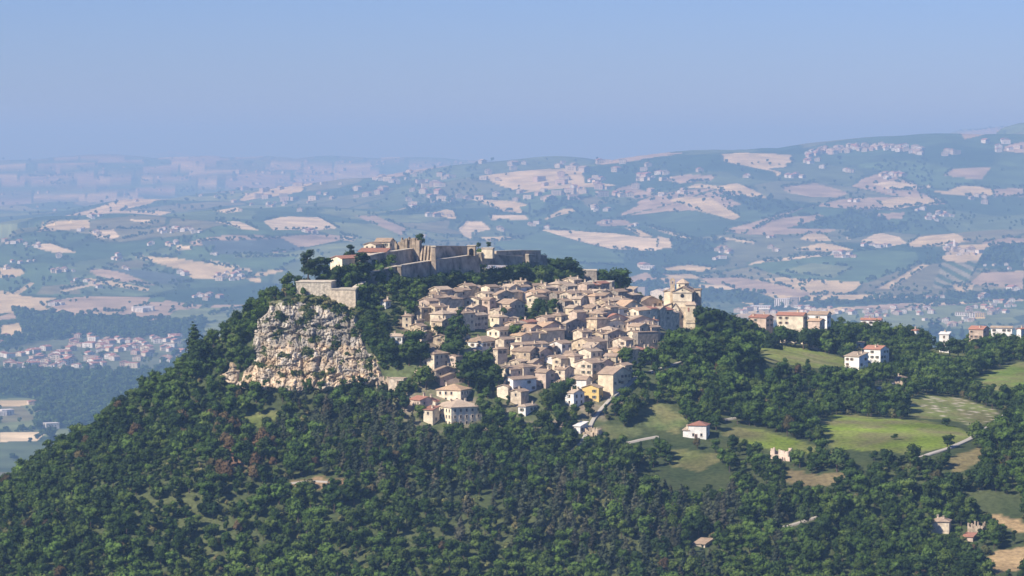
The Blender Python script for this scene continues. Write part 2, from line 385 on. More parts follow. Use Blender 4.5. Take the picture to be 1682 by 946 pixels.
# ------------------------------------------------------------------ land use, surveyed from the photograph
def Z1(x, y): return (x / 3.004, 230 + y / 3.004)
def Z2(x, y): return (560 + x / 3.004, 230 + y / 3.004)
def Z3(x, y): return (1080 + x / 2.782, 180 + y / 2.782)
def Z0(x, y): return (x, y)
WHEAT = (.53, .41, .22); STRAW = (.60, .48, .29); PLOW = (.37, .275, .18); GRN = (.085, .135, .055); DGR = (.035, .065, .028)
LGR = (.16, .19, .08); BLU = (.075, .095, .085); OLV = (.17, .16, .085)
FIELDS = [(Z1, c, p) for c, p in [
 (WHEAT,[(180,450),(250,400),(440,390),(445,435),(300,445)]), (STRAW,[(640,390),(740,395),(755,415),(650,400)]),
 (STRAW,[(440,455),(480,442),(560,440),(600,470),(560,490),(480,480)]), (OLV,[(560,440),(740,440),(760,460),(600,490)]), (STRAW,[(150,515),(250,510),(380,555),(300,560),(200,540)]),
 (WHEAT,[(0,630),(110,635),(120,660),(70,680),(0,680)]), (WHEAT,[(650,570),(850,580),(1000,600),(1170,635),(1100,690),(950,680),(900,640),(750,600)]),
 (STRAW,[(1300,400),(1390,378),(1570,380),(1670,435),(1560,445),(1350,445)]), (PLOW,[(430,640),(560,640),(700,690),(780,720),(600,700),(470,665)]),
 (WHEAT,[(430,680),(560,700),(700,725),(740,735),(720,748),(640,735),(500,710)]),
 (BLU,[(540,640),(700,640),(900,670),(950,700),(800,710),(650,670)]), (BLU,[(990,500),(1390,485),(1500,540),(1280,560),(1030,560)]),
 (GRN,[(880,540),(1060,520),(1040,560),(1300,565),(1480,560),(1450,600),(1350,640),(1180,625),(1000,590)]), (OLV,[(210,720),(380,710),(400,760),(180,760)]),
 (WHEAT,[(0,810),(180,800),(250,840),(400,870),(200,860),(0,850)]), (WHEAT,[(430,850),(590,845),(570,880),(480,870)]),
 (PLOW,[(590,850),(740,810),(860,840),(760,890),(620,890)]), (LGR,[(860,840),(1150,820),(1110,900),(1000,905),(800,900)]),
 (STRAW,[(1060,400),(1180,400),(1280,445),(1200,440)]), (WHEAT,[(1210,680),(1280,680),(1290,705),(1240,700)]), (STRAW,[(1050,350),(1170,330),(1190,350),(1120,360)]),
 (STRAW,[(870,520),(940,525),(945,540),(870,540)]), (OLV,[(520,610),(680,590),(760,620),(600,640)]), (LGR,[(1160,560),(1480,560),(1470,575),(1160,580)]),
 (STRAW,[(300,740),(560,690),(560,697),(310,750)]), (GRN,[(0,560),(100,580),(60,610),(0,600)]), (WHEAT,[(60,760),(150,700),(170,705),(90,765)]),
 (GRN,[(740,780),(820,770),(810,800),(730,800)]), (STRAW,[(1040,590),(1240,640),(1250,655),(1030,600)]), (PLOW,[(120,185),(360,175),(250,225),(160,215)]),
 (WHEAT,[(700,185),(820,195),(790,215),(700,200)]), (WHEAT,[(480,180),(550,185),(540,205),(490,200)]),
 (WHEAT,[(1160,690),(1290,650),(1400,640),(1390,650),(1300,670)]),
 ]] + [(Z2, c, p) for c, p in [
 (WHEAT,[(640,290),(840,300),(930,320),(930,365),(800,350)]), (STRAW,[(730,367),(930,370),(930,390),(740,392)]),
 (STRAW,[(580,440),(620,400),(700,405),(740,440),(670,455),(665,480),(655,450),(640,455),(645,485),(600,470)]),
 (WHEAT,[(690,475),(800,475),(900,490),(720,500)]), (STRAW,[(980,440),(1180,450),(1330,460),(1500,480),(1670,490),(1670,515),(1540,548),(1330,535),(1180,500)]),
 (WHEAT,[(1400,430),(1460,440),(1540,475),(1480,475)]), (STRAW,[(1510,425),(1682,465),(1682,475),(1560,440)]),
 (WHEAT,[(980,400),(1080,345),(1140,335),(1160,350),(1080,370)]), (WHEAT,[(1080,265),(1200,225),(1210,260),(1130,275)]),
 (PLOW,[(1340,245),(1420,225),(1560,270),(1460,290)]), (OLV,[(1180,290),(1260,280),(1320,310),(1220,330)]),
 (PLOW,[(60,370),(160,370),(330,440),(300,470),(180,420)]), (WHEAT,[(240,350),(380,320),(560,350),(570,390),(420,370)]),
 (PLOW,[(1250,410),(1300,390),(1410,395),(1440,420),(1290,425)]), (GRN,[(760,505),(900,480),(1000,450),(1170,500),(1300,535),(1400,560),(1390,620),(1000,600),(760,540)]),
 (WHEAT,[(1580,635),(1682,620),(1682,645)]), (PLOW,[(1410,680),(1500,655),(1682,665),(1682,730),(1430,720)]), (WHEAT,[(0,470),(80,480),(60,500),(0,490)]),
 (STRAW,[(1600,185),(1682,180),(1682,215),(1640,205)]), (GRN,[(880,330),(1060,290),(1160,320),(1060,345),(960,420),(930,400)]),
 ]] + [(Z3, c, p) for c, p in [
 (PLOW,[(20,320),(120,295),(270,300),(240,325),(100,335)]), (WHEAT,[(130,358),(180,337),(280,350),(360,335),(430,365),(520,410),(470,412),(380,385),(260,360)]),
 (WHEAT,[(50,410),(120,400),(240,400),(300,440),(380,490),(350,505),(200,465)]), (PLOW,[(560,355),(720,335),(870,380),(830,400),(700,400),(600,380)]),
 (STRAW,[(980,340),(1060,325),(1180,345),(1160,370),(1060,365)]), (PLOW,[(1310,300),(1350,270),(1520,265),(1480,320)]),
 (WHEAT,[(1250,375),(1330,370),(1390,345),(1530,360),(1530,395),(1380,395)]), (PLOW,[(1530,362),(1675,360),(1675,395),(1540,398)]),
 (PLOW,[(300,555),(620,460),(840,410),(1000,400),(1260,400),(1320,430),(1180,435),(1000,460),(700,440),(600,475),(400,570)]),
 (WHEAT,[(1000,420),(1100,400),(1240,400),(1290,430),(1180,440),(1060,460)]),
 (PLOW,[(400,570),(520,500),(740,480),(890,530),(760,565),(520,570)]), (WHEAT,[(650,590),(690,565),(760,570),(800,600),(700,600)]),
 (STRAW,[(930,600),(1010,560),(1100,580),(1140,610),(1020,630)]), (WHEAT,[(1150,610),(1200,580),(1360,565),(1430,600),(1260,625),(1160,630)]),
 (WHEAT,[(620,640),(740,610),(800,615),(900,640),(760,648)]), (WHEAT,[(1000,820),(1210,705),(1240,710),(1060,820)]),
 (OLV,[(930,800),(1000,750),(1130,735),(1100,770),(1000,810)]), (PLOW,[(1420,800),(1480,745),(1675,740),(1675,820),(1500,805)]),
 (PLOW,[(1380,100),(1440,100),(1580,80),(1560,100),(1400,135)]), (PLOW,[(200,770),(380,768),(500,790),(690,835),(690,860),(400,830),(220,790)]),
 (STRAW,[(170,800),(300,800),(480,860),(400,870),(250,850)]), (WHEAT,[(690,850),(950,845),(1240,860),(1240,880),(1000,870),(700,865)]),
 (WHEAT,[(0,755),(150,750),(200,770),(0,780)]), (WHEAT,[(20,720),(150,710),(270,725),(200,740)]), (STRAW,[(0,575),(130,610),(60,630),(0,635)]),
 (STRAW,[(0,540),(240,615),(230,622),(0,550)]), ('V',[(1250,820),(1300,700),(1480,690),(1400,810)]), (GRN,[(420,720),(700,670),(1000,640),(1180,650),(1200,700),(960,790),(600,770)]),
 (GRN,[(400,700),(740,665),(750,672),(420,722)]), (LGR,[(560,740),(700,700),(900,720),(800,770)]), (STRAW,[(280,580),(450,605),(440,612),(290,590)]),
 (STRAW,[(860,580),(1010,550),(1000,560),(870,595)]), (PLOW,[(1470,610),(1600,585),(1675,590),(1675,620),(1520,620)]),
 (PLOW,[(980,480),(1130,470),(1120,500),(1000,500)]), (BLU,[(870,470),(1000,450),(980,500),(890,530)]), (STRAW,[(400,715),(460,690),(800,655),(800,664),(480,700)]),
 (STRAW,[(1050,360),(1250,345),(1250,355),(1060,372)]), (WHEAT,[(80,655),(230,650),(230,660),(90,664)]),(PLOW,[(860,880),(1240,885),(1675,860),(1675,868),(1240,900),(1000,915),(870,905)]),
 (STRAW,[(1330,850),(1675,838),(1675,846),(1340,860)]),(STRAW,[(1200,885),(1675,866),(1675,874),(1210,893)]),(WHEAT,[(1345,800),(1415,795),(1400,832),(1370,835)]),(WHEAT,[(1420,805),(1450,798),(1430,832),(1408,830)]),
 ]] + [(Z0, WHEAT,[(0,657),(60,657),(60,662),(30,668),(0,670)]), (Z0, STRAW,[(0,709),(78,709),(60,724),(0,726)]), (Z0, LGR,[(400,505),(460,500),(400,560),(330,545),(290,530)]),
 (Z0, WHEAT,[(0,535),(30,530),(40,545),(20,556),(0,553)]), (Z0, OLV,[(110,545),(180,548),(160,560),(100,556)]), (Z0, OLV,[(0,668),(40,668),(60,690),(0,695)])]
WOODS = [[(60,612),(250,612),(330,560),(330,700),(60,705),(58,655),(0,650),(0,614)], [(0,556),(290,540),(300,556),(60,560),(0,575)], [(20,510),(150,522),(340,530),(330,552),(110,545),(40,548)],
 [(600,355),(700,335),(790,330),(700,352)], [(620,240+60),(640,300)][:0] or [(990,405),(1060,440),(1100,455),(1000,470),(1040,490),(1300,500),(1240,478),(1100,470)], [(870,360),(900,330),(960,325),(900,350)],
 [(1290,375),(1400,345),(1460,360),(1380,378)], [(1620,405),(1682,400),(1682,445),(1600,440)], [(1100,390),(1190,395),(1150,425),(1110,420)], [(1230,500),(1682,480),(1682,486),(1260,512)],
 [(1180,318),(1300,330),(1310,345),(1250,350)], [(1380,385),(1440,360),(1500,372),(1400,392)]]
NEARF = [  # open ground on the near hill (u, v polygons of bare ground)
 ((.175,.235,.035),[(1338,692),(1380,680),(1450,688),(1520,690),(1580,705),(1600,715),(1560,735),(1500,745),(1440,742),(1380,738),(1340,725),(1350,705)]),
 ((.175,.235,.035),[(1180,700),(1250,705),(1340,732),(1370,745),(1300,748),(1230,730),(1185,712)]),
 ((.17,.20,.06),[(1480,660),(1520,648),(1580,655),(1640,675),(1635,690),(1600,702),(1560,690),(1500,685)]),
 ((.19,.23,.055),[(1240,568),(1300,563),(1390,590),(1392,608),(1340,605),(1290,598),(1250,592)]),
 ((.17,.24,.05),[(1590,625),(1640,603),(1700,590),(1700,640),(1650,645),(1600,635)]),
 ((.16,.18,.06),[(1100,738),(1140,740),(1195,748),(1180,760),(1150,775),(1110,768),(1100,750)]),
 ((.10,.14,.045),[(1050,668),(1090,662),(1130,690),(1110,712),(1060,700)]),
 ((.24,.20,.09),[(1560,752),(1610,735),(1625,742),(1600,765),(1570,778),(1555,765)]),
 ((.38,.27,.14),[(1628,845),(1660,848),(1690,862),(1690,878),(1650,868),(1630,856)]),
 ((.38,.27,.14),[(1600,925),(1640,905),(1690,895),(1690,935),(1640,940)]),
 ((.13,.15,.05),[(0,730),(40,724),(85,712),(70,730),(30,750),(0,765)]),
 ((.16,.17,.06),[(-60,760),(0,745),(60,722),(95,706),(60,735),(0,768),(-60,800)]),
 ((.20,.16,.08),[(1290,770),(1340,780),(1390,775),(1380,792),(1330,800),(1290,790)]),
 ((.15,.17,.06),[(1475,805),(1510,798),(1510,812),(1480,815)]),
 ((.20,.12,.07),[(355,735),(400,715),(430,712),(440,730),(400,745),(400,785),(370,775)]),
 ((.26,.18,.10),[(470,790),(520,784),(570,788),(560,800),(480,803)]),
 ((.14,.17,.05),[(385,685),(420,672),(460,680),(450,700),(400,705)]),
 ((.11,.15,.05),[(840,462),(960,460),(960,472),(840,478)]),
 ((.13,.15,.06),[(985,700),(1040,700),(1060,715),(1000,722)]),
 ((.15,.17,.06),[(1520,575),(1560,565),(1600,580),(1560,598),(1530,590)]),
 ((.14,.16,.05),[(480,488),(540,490),(590,486),(590,510),(560,500),(500,500)]),
]
TOWN = [(640,600),(640,545),(655,515),(700,490),(715,478),(780,470),(850,468),(960,470),(1060,468),(1148,480),(1150,575),(1080,590),(1045,625),(1020,665),(985,705),(940,715),(880,700),(840,690),(800,712),(690,708),(665,690),(640,640)]
TOWNGREEN = [[(742,560),(760,500),(800,520),(815,555),(800,590),(830,620),(820,690),(780,650),(755,610)], [(830,500),(845,560),(900,540),(930,520),(900,500)], [(620,455),(760,455),(800,470),(720,490),(650,520),(620,560)],
 [(1045,570),(1160,560),(1160,640),(1040,640),(1010,600)], [(655,560),(700,560),(690,600),(655,600)], [(900,640),(930,640),(935,690),(880,690),(880,660)], [(630,600),(690,598),(690,625),(640,632)], [(760,500),(775,480),(790,500),(770,530)]]
CLIFF = [(388,635),(396,620),(412,608),(419,592),(417,568),(423,550),(428,528),(442,518),(450,500),(470,498),(480,492),(496,494),(508,484),(520,474),(534,480),(546,492),(562,496),(576,497),(588,506),(586,530),(592,550),(604,574),(618,590),(626,606),(624,630),(590,632),(560,638),(500,643),(440,640)]

def land_colour(x, y, z, near):
    u, v = PX(x, y, z)
    n1 = fbm(x / 160, y / 160, 41, 4); n2 = fbm(x / 30, y / 30, 51, 4)
    C = np.empty(x.shape + (3,))
    if near:
        C[:] = (.07, .085, .035)
        C += n1[..., None] * np.array([.05, .05, .02]) + n2[..., None] * np.array([.04, .035, .015])
        C = np.clip(C, .02, 1)
        m = inpoly(u, v, TOWN)
        k = np.clip(.5 + 2.2 * fbm(x[m] / 14, y[m] / 14, 73, 3), 0, 1)[:, None]; C[m] = (np.array((.26, .21, .15)) * k + np.array((.09, .11, .045)) * (1 - k)) * (1 + .4 * n2[m])[:, None]
        for p in TOWNGREEN:
            m = inpoly(u, v, p); C[m] = np.array((.10, .12, .05)) * (1 + .5 * n2[m])[:, None]
        ju = u + 5 * fbm(x / 9, y / 9, 5, 3); jv = v + 4 * fbm(x / 9, y / 9, 6, 3)
        for c, p in NEARF:
            m = inpoly(ju, jv, p)
            k = (1 + .45 * n1[m] + .55 * n2[m])[:, None]
            dry = np.clip(.5 + 1.8 * fbm(x[m] / 22 + 7, y[m] / 22, 71, 4), 0, 1)[:, None]
            C[m] = np.clip((np.array(c) * dry + np.array((.20, .19, .08)) * (1 - dry) * .9) * k if c[0] < .2 else np.array(c) * k, .02, 1)
        m = inpoly(ju, jv, [(1480,660),(1520,648),(1580,655),(1640,675),(1635,690),(1600,702),(1560,690)]) & (fbm(x / 4, y / 4, 91, 2) > .28)
        C[m] = (.45, .40, .30)
    else:
        # patchwork of fields stretched along the contours
        wx = x + 160 * fbm(x / 500, y / 500, 60, 3); wy = y + 250 * fbm(x / 500, y / 500, 61, 3)
        idv, d1, gap = voronoi(wx / 190, wy / 420, 12)
        pal = np.array([GRN, (.06, .10, .045), LGR, DGR, (.10, .13, .06), OLV, (.05, .085, .04), WHEAT, PLOW, (.11, .15, .07), (.07, .11, .05), (.14, .15, .08)])
        far = sstep(9000, 14000, y)
        k = np.floor(idv * len(pal)).astype(int) % len(pal)
        C = pal[k].copy()
        palf = np.array([GRN, WHEAT, PLOW, OLV, LGR, PLOW])
        kf = np.floor(((idv * 7.31) % 1) * len(palf)).astype(int) % len(palf)
        C = C * (1 - far[..., None]) + palf[kf] * far[..., None]
        C[gap < .05] = (.05, .075, .035)
        ju = u + 2.0 * fbm(x / 120, y / 160, 5, 3); jv = v + 1.2 * fbm(x / 120, y / 160, 6, 3)
        for f_, c, p in FIELDS:
            pp = [f_(*q) for q in p]
            m = inpoly(ju, jv, pp)
            if c == 'V':
                rows = (np.sin((x * .8 + y * .12) / 4.2) > 0)
                C[m] = np.where(rows[m][:, None], (.26, .24, .15), (.07, .11, .05))
            else: C[m] = c
        for p in WOODS:
            m = inpoly(ju, jv, p); C[m] = (.04, .07, .035)
        # the village ground
        m = inpoly(u, v, [(0,575),(60,560),(290,543),(310,575),(240,612),(0,612)]); C[m] = (.12, .14, .08)
        st = fbm(x / 60, y / 200, 63, 4)
        C = C * (1 + .22 * n1 + .18 * st)[..., None]
        C = np.clip(C, .015, 1)
    return C

def land_material(name, sc):
    N = NT(name, 1.0); N.b.inputs['Specular IOR Level'].default_value = 0.0
    a = N.n('ShaderNodeVertexColor'); a.layer_name = 'Col'
    f = N.noise(sc, 6, N.pos())
    c = N.mix(1.0, a.outputs['Color'], N.ramp(f, [(.25, .62), (.75, 1.38)]), 'MULTIPLY')
    N.out(c); return N.m

def add_sheet(name, X, Y, near, mat):
    Zv = ZT(X, Y)
    if not near:
        bb = np.exp(-((Y - 2690) / 25) ** 2); Zv = Zv - .5 * bb
    me = np_mesh(name, np.stack([X, Y, Zv], -1).reshape(-1, 3), grid_quads(*X.shape), smooth=True)
    C = land_colour(X, Y, Zv, True) if near else land_colour(X / KF, Y / KF, Zv / KF, False)
    at = me.color_attributes.new('Col', 'FLOAT_COLOR', 'POINT')
    buf = np.ones((X.size, 4), np.float32); buf[:, :3] = C.reshape(-1, 3)
    at.data.foreach_set('color', buf.ravel())
    me.materials.append(mat)
    o = bpy.data.objects.new(name, me); COL.objects.link(o); tag(o, kind='structure')
    return o
xs = np.concatenate([np.arange(-2600, -420, 40.), np.arange(-420, 460, 2.5), np.arange(460, 2600, 40.)])
ys = np.concatenate([np.arange(-100, 1150, 25.), np.arange(1150, 2120, 2.5), np.arange(2120, 2700, 12.)])
X, Y = np.meshgrid(xs, ys)
add_sheet('hill', X, Y, True, land_material('hill_ground', .5))
us = np.concatenate([np.arange(-2400, -60, 30.), np.arange(-60, 1745, 1.8), np.arange(1745, 4200, 30.)])
yy = np.concatenate([2690 * 1.0028 ** np.arange(0, 760), 22700 * 1.03 ** np.arange(0, 46)])
U, Y = np.meshgrid(us, yy); X = (U - UC) / F * Y / cos(PITCH)
add_sheet('countryside', X, Y, False, land_material('field_soil', .01))

# ------------------------------------------------------------------ haze
def build_haze():
    x0, x1, y0, y1, z0, z1 = -55000, 55000, -600, 88000, -620, 200
    v = [(x, y, z) for z in (z0, z1) for x, y in ((x0, y0), (x1, y0), (x1, y1), (x0, y1))]
    f = [(0, 3, 2, 1), (4, 5, 6, 7), (0, 1, 5, 4), (1, 2, 6, 5), (2, 3, 7, 6), (3, 0, 4, 7)]
    hm = bpy.data.materials.new('haze'); hm.use_nodes = True; t = hm.node_tree; t.nodes.clear()
    o = t.nodes.new('ShaderNodeOutputMaterial'); vv = t.nodes.new('ShaderNodeVolumePrincipled')
    vv.inputs['Density'].default_value = 0.76e-4
    vv.inputs['Color'].default_value = (.375, .635, .99, 1)
    vv.inputs['Absorption Color'].default_value = (.25, .16, 0, 1)      # blue light fades first, as in clear summer haze
    t.links.new(vv.outputs[0], o.inputs['Volume'])
    tag(mesh_obj('haze', v, f, hm), kind='stuff')
build_haze()
# ------------------------------------------------------------------ building materials
def plaster(name, col, stain=.35, sc=.35):
    N = NT(name, .95); p = N.objc()
    n1 = N.noise(sc, 5, p); n2 = N.noise(sc * 6, 3, p)
    c = N.mix(1.0, col, N.ramp(n1, [(.3, 1 - stain), (.7, 1 + stain * .5)]), 'MULTIPLY')
    c = N.mix(1.0, c, N.ramp(n2, [(.3, .85), (.7, 1.12)]), 'MULTIPLY')
    v = N.n('ShaderNodeMapRange'); v.inputs['To Min'].default_value = .9; v.inputs['To Max'].default_value = 1.15
    N.l(N.rnd(), v.inputs['Value'])
    c = N.mix(1.0, c, v.outputs[0], 'MULTIPLY')
    N.out(c); return N.m
def tiles(name, col, col2):
    N = NT(name, .9); p = N.objc()
    n1 = N.noise(.5, 5, p); n2 = N.noise(3.0, 2, p)
    c = N.mix(N.ramp(n1, [(.35, 0.), (.65, 1.)]), col, col2)
    c = N.mix(1.0, c, N.ramp(n2, [(.3, .75), (.7, 1.2)]), 'MULTIPLY')
    v = N.n('ShaderNodeMapRange'); v.inputs['To Min'].default_value = .88; v.inputs['To Max'].default_value = 1.2
    N.l(N.rnd(), v.inputs['Value'])
    c = N.mix(1.0, c, v.outputs[0], 'MULTIPLY')
    w = N.n('ShaderNodeTexWave'); w.inputs['Scale'].default_value = 1.3; w.bands_direction = 'DIAGONAL'; w.inputs['Distortion'].default_value = .6
    N.l(p, w.inputs['Vector']); N.bump(w.outputs['Fac'], .5, .15)
    N.out(c); return N.m
WM = {'c': plaster('cream_plaster', (.78, .67, .485)), 'w': plaster('white_plaster', (.84, .80, .72), .22), 't': plaster('tan_stone', (.56, .445, .30), .5, .6),
      'b': plaster('beige_stone', (.62, .515, .375), .45, .6), 'p': plaster('pinkish_plaster', (.61, .475, .365)), 'g': plaster('grey_stone', (.34, .29, .235), .5, .7),
      'y': plaster('yellow_plaster', (.78, .55, .20), .12), 'o': plaster('ochre_plaster', (.64, .53, .36))}
WN = {'c': 'cream', 'w': 'white', 't': 'tan stone', 'b': 'beige stone', 'p': 'pinkish', 'g': 'grey stone', 'y': 'bright yellow', 'o': 'ochre'}
RM = {'n': tiles('brown_roof_tiles', (.41, .305, .21), (.31, .225, .155)), 'r': tiles('reddish_roof_tiles', (.42, .19, .12), (.33, .17, .12)), 'l': tiles('pale_roof_tiles', (.50, .395, .285), (.40, .31, .22)),
      'o': tiles('orange_roof_tiles', (.56, .39, .235), (.46, .31, .20)), 'g': tiles('grey_roof_sheets', (.34, .32, .30), (.28, .26, .24)), 'w': tiles('white_roof_sheets', (.72, .68, .62), (.62, .58, .52))}
RN = {'n': 'brown tiled', 'r': 'reddish tiled', 'l': 'pale tiled', 'o': 'orange tiled', 'g': 'grey', 'w': 'whitish'}
GLASS = NT('dark_window_glass', .25); GLASS.out((.025, .025, .03)); GLASS.b.inputs['Specular IOR Level'].default_value = .5; GLASS = GLASS.m
SURR = plaster('stone_surround', (.50, .42, .32)); SHB = plaster('brown_shutter', (.13, .075, .045)); SHG = plaster('green_shutter', (.05, .085, .055))
STONE = plaster('rough_stone', (.43, .34, .24), .5, .5); STONED = plaster('dark_fort_stone', (.40, .33, .245), .75, .16); COPE = plaster('pale_coping', (.58, .50, .38), .3)
WOODM = plaster('dark_wood_door', (.10, .06, .04))

class MB:
    def __init__(s): s.v = []; s.f = []; s.m = []
    def poly(s, pts, faces, m=0):
        b = len(s.v); s.v += [tuple(p) for p in pts]
        for f in faces: s.f.append(tuple(b + i for i in f)); s.m.append(m)
    def box(s, x0, x1, y0, y1, z0, z1, m=0, tx=0, ty=0):
        p = [(x0, y0, z0), (x1, y0, z0), (x1, y1, z0), (x0, y1, z0), (x0 + tx, y0 + ty, z1), (x1 - tx, y0 + ty, z1), (x1 - tx, y1 - ty, z1), (x0 + tx, y1 - ty, z1)]
        s.poly(p, [(0, 3, 2, 1), (4, 5, 6, 7), (0, 1, 5, 4), (1, 2, 6, 5), (2, 3, 7, 6), (3, 0, 4, 7)], m)
    def prism(s, prof, y0, y1, m=0):
        n = len(prof); p = [(x, y0, z) for x, z in prof] + [(x, y1, z) for x, z in prof]
        s.poly(p, [tuple(range(n)), tuple(range(2 * n - 1, n - 1, -1))] + [(i, i + n, (i + 1) % n + n, (i + 1) % n) for i in range(n)], m)
    def cyl(s, cx, cy, r0, r1, z0, z1, n=12, m=0, a0=0.0):
        p = [(cx + r0 * cos(a0 + 2 * pi * i / n), cy + r0 * sin(a0 + 2 * pi * i / n), z0) for i in range(n)] + [(cx + r1 * cos(a0 + 2 * pi * i / n), cy + r1 * sin(a0 + 2 * pi * i / n), z1) for i in range(n)]
        s.poly(p, [tuple(range(n - 1, -1, -1)), tuple(range(n, 2 * n))] + [(i, (i + 1) % n, (i + 1) % n + n, i + n) for i in range(n)], m)
    def build(s, name, mats, parent=None):
        o = mesh_obj(name, s.v, s.f, mats, parent, s.m); return o

def window_mesh(kind):
    b = MB(); w, h = .42, .62
    b.box(-w, w, -.03, .05, -h, h, 0)
    for x0, x1, z0, z1 in ((-w - .14, -w, -h - .1, h + .14), (w, w + .14, -h - .1, h + .14), (-w, w, h, h + .14)): b.box(x0, x1, -.12, .05, z0, z1, 1)
    b.box(-w - .2, w + .2, -.2, .05, -h - .2, -h, 1)
    
    if kind:
        b.box(-w - .62, -w - .14, -.1, -.02, -h, h, 2); b.box(w + .14, w + .62, -.1, -.02, -h, h, 2)
    o = b.build('window', [GLASS, SURR, SHB if kind == 1 else SHG])
    me = o.data; bpy.data.objects.remove(o); return me
WIN = [window_mesh(0), window_mesh(0), window_mesh(1), window_mesh(2)]
def door_mesh():
    b = MB(); b.box(-.55, .55, -.03, .05, 0, 2.2, 0); b.box(-.75, -.55, -.1, .05, 0, 2.4, 1); b.box(.55, .75, -.1, .05, 0, 2.4, 1); b.box(-.55, .55, -.1, .05, 2.2, 2.4, 1)
    o = b.build('door', [WOODM, SURR]); me = o.data; bpy.data.objects.remove(o); return me
DOORM = door_mesh()
def chimney_mesh():
    b = MB(); b.box(-.38, .38, -.38, .38, -1.2, 1.1); b.box(-.5, .5, -.5, .5, 1.1, 1.25); b.box(-.3, .3, -.3, .3, 1.25, 1.45); b.box(-.5, .5, -.5, .5, 1.45, 1.55)
    o = b.build('chimney', [WM['b']]); me = o.data; bpy.data.objects.remove(o); return me
CHIM = chimney_mesh()
def put(name, me, parent, loc, rz=0.0, sc=1.0):
    o = bpy.data.objects.new(name, me); COL.objects.link(o); o.parent = parent; o.location = loc; o.rotation_euler = (0, 0, rz)
    if sc != 1.0: o.scale = (sc, sc, sc) if not isinstance(sc, tuple) else sc
    return o

def roof_mb(L, R, kind, ov=.45, th=.28, p=.34):
    """roof slabs over a footprint L (x) by R (y), underside at z=0 on the eaves"""
    b = MB(); x, y = L / 2 + ov, R / 2 + ov; dz = -ov * p; t = th
    if kind == 'flat':
        b.box(-L / 2 - .15, L / 2 + .15, -R / 2 - .15, R / 2 + .15, 0, .35); return b, 0.35
    if kind == 'shed':
        H = R * p * .6; e = ov * p * .6
        b.poly([(-x, -y, -e), (x, -y, -e), (x, y, H + e), (-x, y, H + e), (-x, -y, -e + t), (x, -y, -e + t), (x, y, H + e + t), (-x, y, H + e + t)], [(0, 3, 2, 1), (4, 5, 6, 7), (0, 1, 5, 4), (1, 2, 6, 5), (2, 3, 7, 6), (3, 0, 4, 7)])
        return b, H
    if kind == 'gl':      # ridge along y, gable end on the front face
        H = L / 2 * p
        b.prism([(-x, dz), (0, H), (x, dz), (x, dz + t), (0, H + t), (-x, dz + t)], -y, y); return b, H
    if kind == 'gr':      # ridge along x
        H = R / 2 * p
        for sx in (0,):
            prof = [(-y, dz), (0, H), (y, dz), (y, dz + t), (0, H + t), (-y, dz + t)]
            n = 6; P = [(-x, a, z) for a, z in prof] + [(x, a, z) for a, z in prof]
            b.poly(P, [tuple(range(n - 1, -1, -1)), tuple(range(n, 2 * n))] + [(i, (i + 1) % n, (i + 1) % n + n, i + n) for i in range(n)])
        return b, H
    m = min(x, y); H = m * p; rx, ry = x - m, y - m        # hip
    b.poly([(-x, -y, dz), (x, -y, dz), (x, y, dz), (-x, y, dz), (-x, -y, dz + t), (x, -y, dz + t), (x, y, dz + t), (-x, y, dz + t),
            (-rx, -ry, H + t), (rx, -ry, H + t), (rx, ry, H + t), (-rx, ry, H + t)],
           [(0, 3, 2, 1), (0, 1, 5, 4), (1, 2, 6, 5), (2, 3, 7, 6), (3, 0, 4, 7), (4, 5, 9, 8), (5, 6, 10, 9), (6, 7, 11, 10), (7, 4, 8, 11)] + ([(8, 9, 10, 11)] if rx > .01 and ry > .01 else []))
    return b, H

def wall_mb(L, R, zb, kind, p=.34, solid_top=True):
    b = MB(); x, y = L / 2, R / 2
    if kind == 'gl': b.prism([(-x, zb), (x, zb), (x, 0), (0, x * p - .02), (-x, 0)][::1], -y, y)
    elif kind == 'gr':
        prof = [(-y, zb), (y, zb), (y, 0), (0, y * p - .02), (-y, 0)]; n = 5
        P = [(-x, a, z) for a, z in prof] + [(x, a, z) for a, z in prof]
        b.poly(P, [tuple(range(n - 1, -1, -1)), tuple(range(n, 2 * n))] + [(i, (i + 1) % n, (i + 1) % n + n, i + n) for i in range(n)])
    elif kind == 'shed':
        H = R * p * .6 - .02
        b.poly([(-x, -y, zb), (x, -y, zb), (x, y, zb), (-x, y, zb), (-x, -y, 0), (x, -y, 0), (x, y, H), (-x, y, H)], [(0, 3, 2, 1), (4, 5, 6, 7), (0, 1, 5, 4), (1, 2, 6, 5), (2, 3, 7, 6), (3, 0, 4, 7)])
    else: b.box(-x, x, -y, y, zb, 0 if kind != 'flat' else .2)
    return b

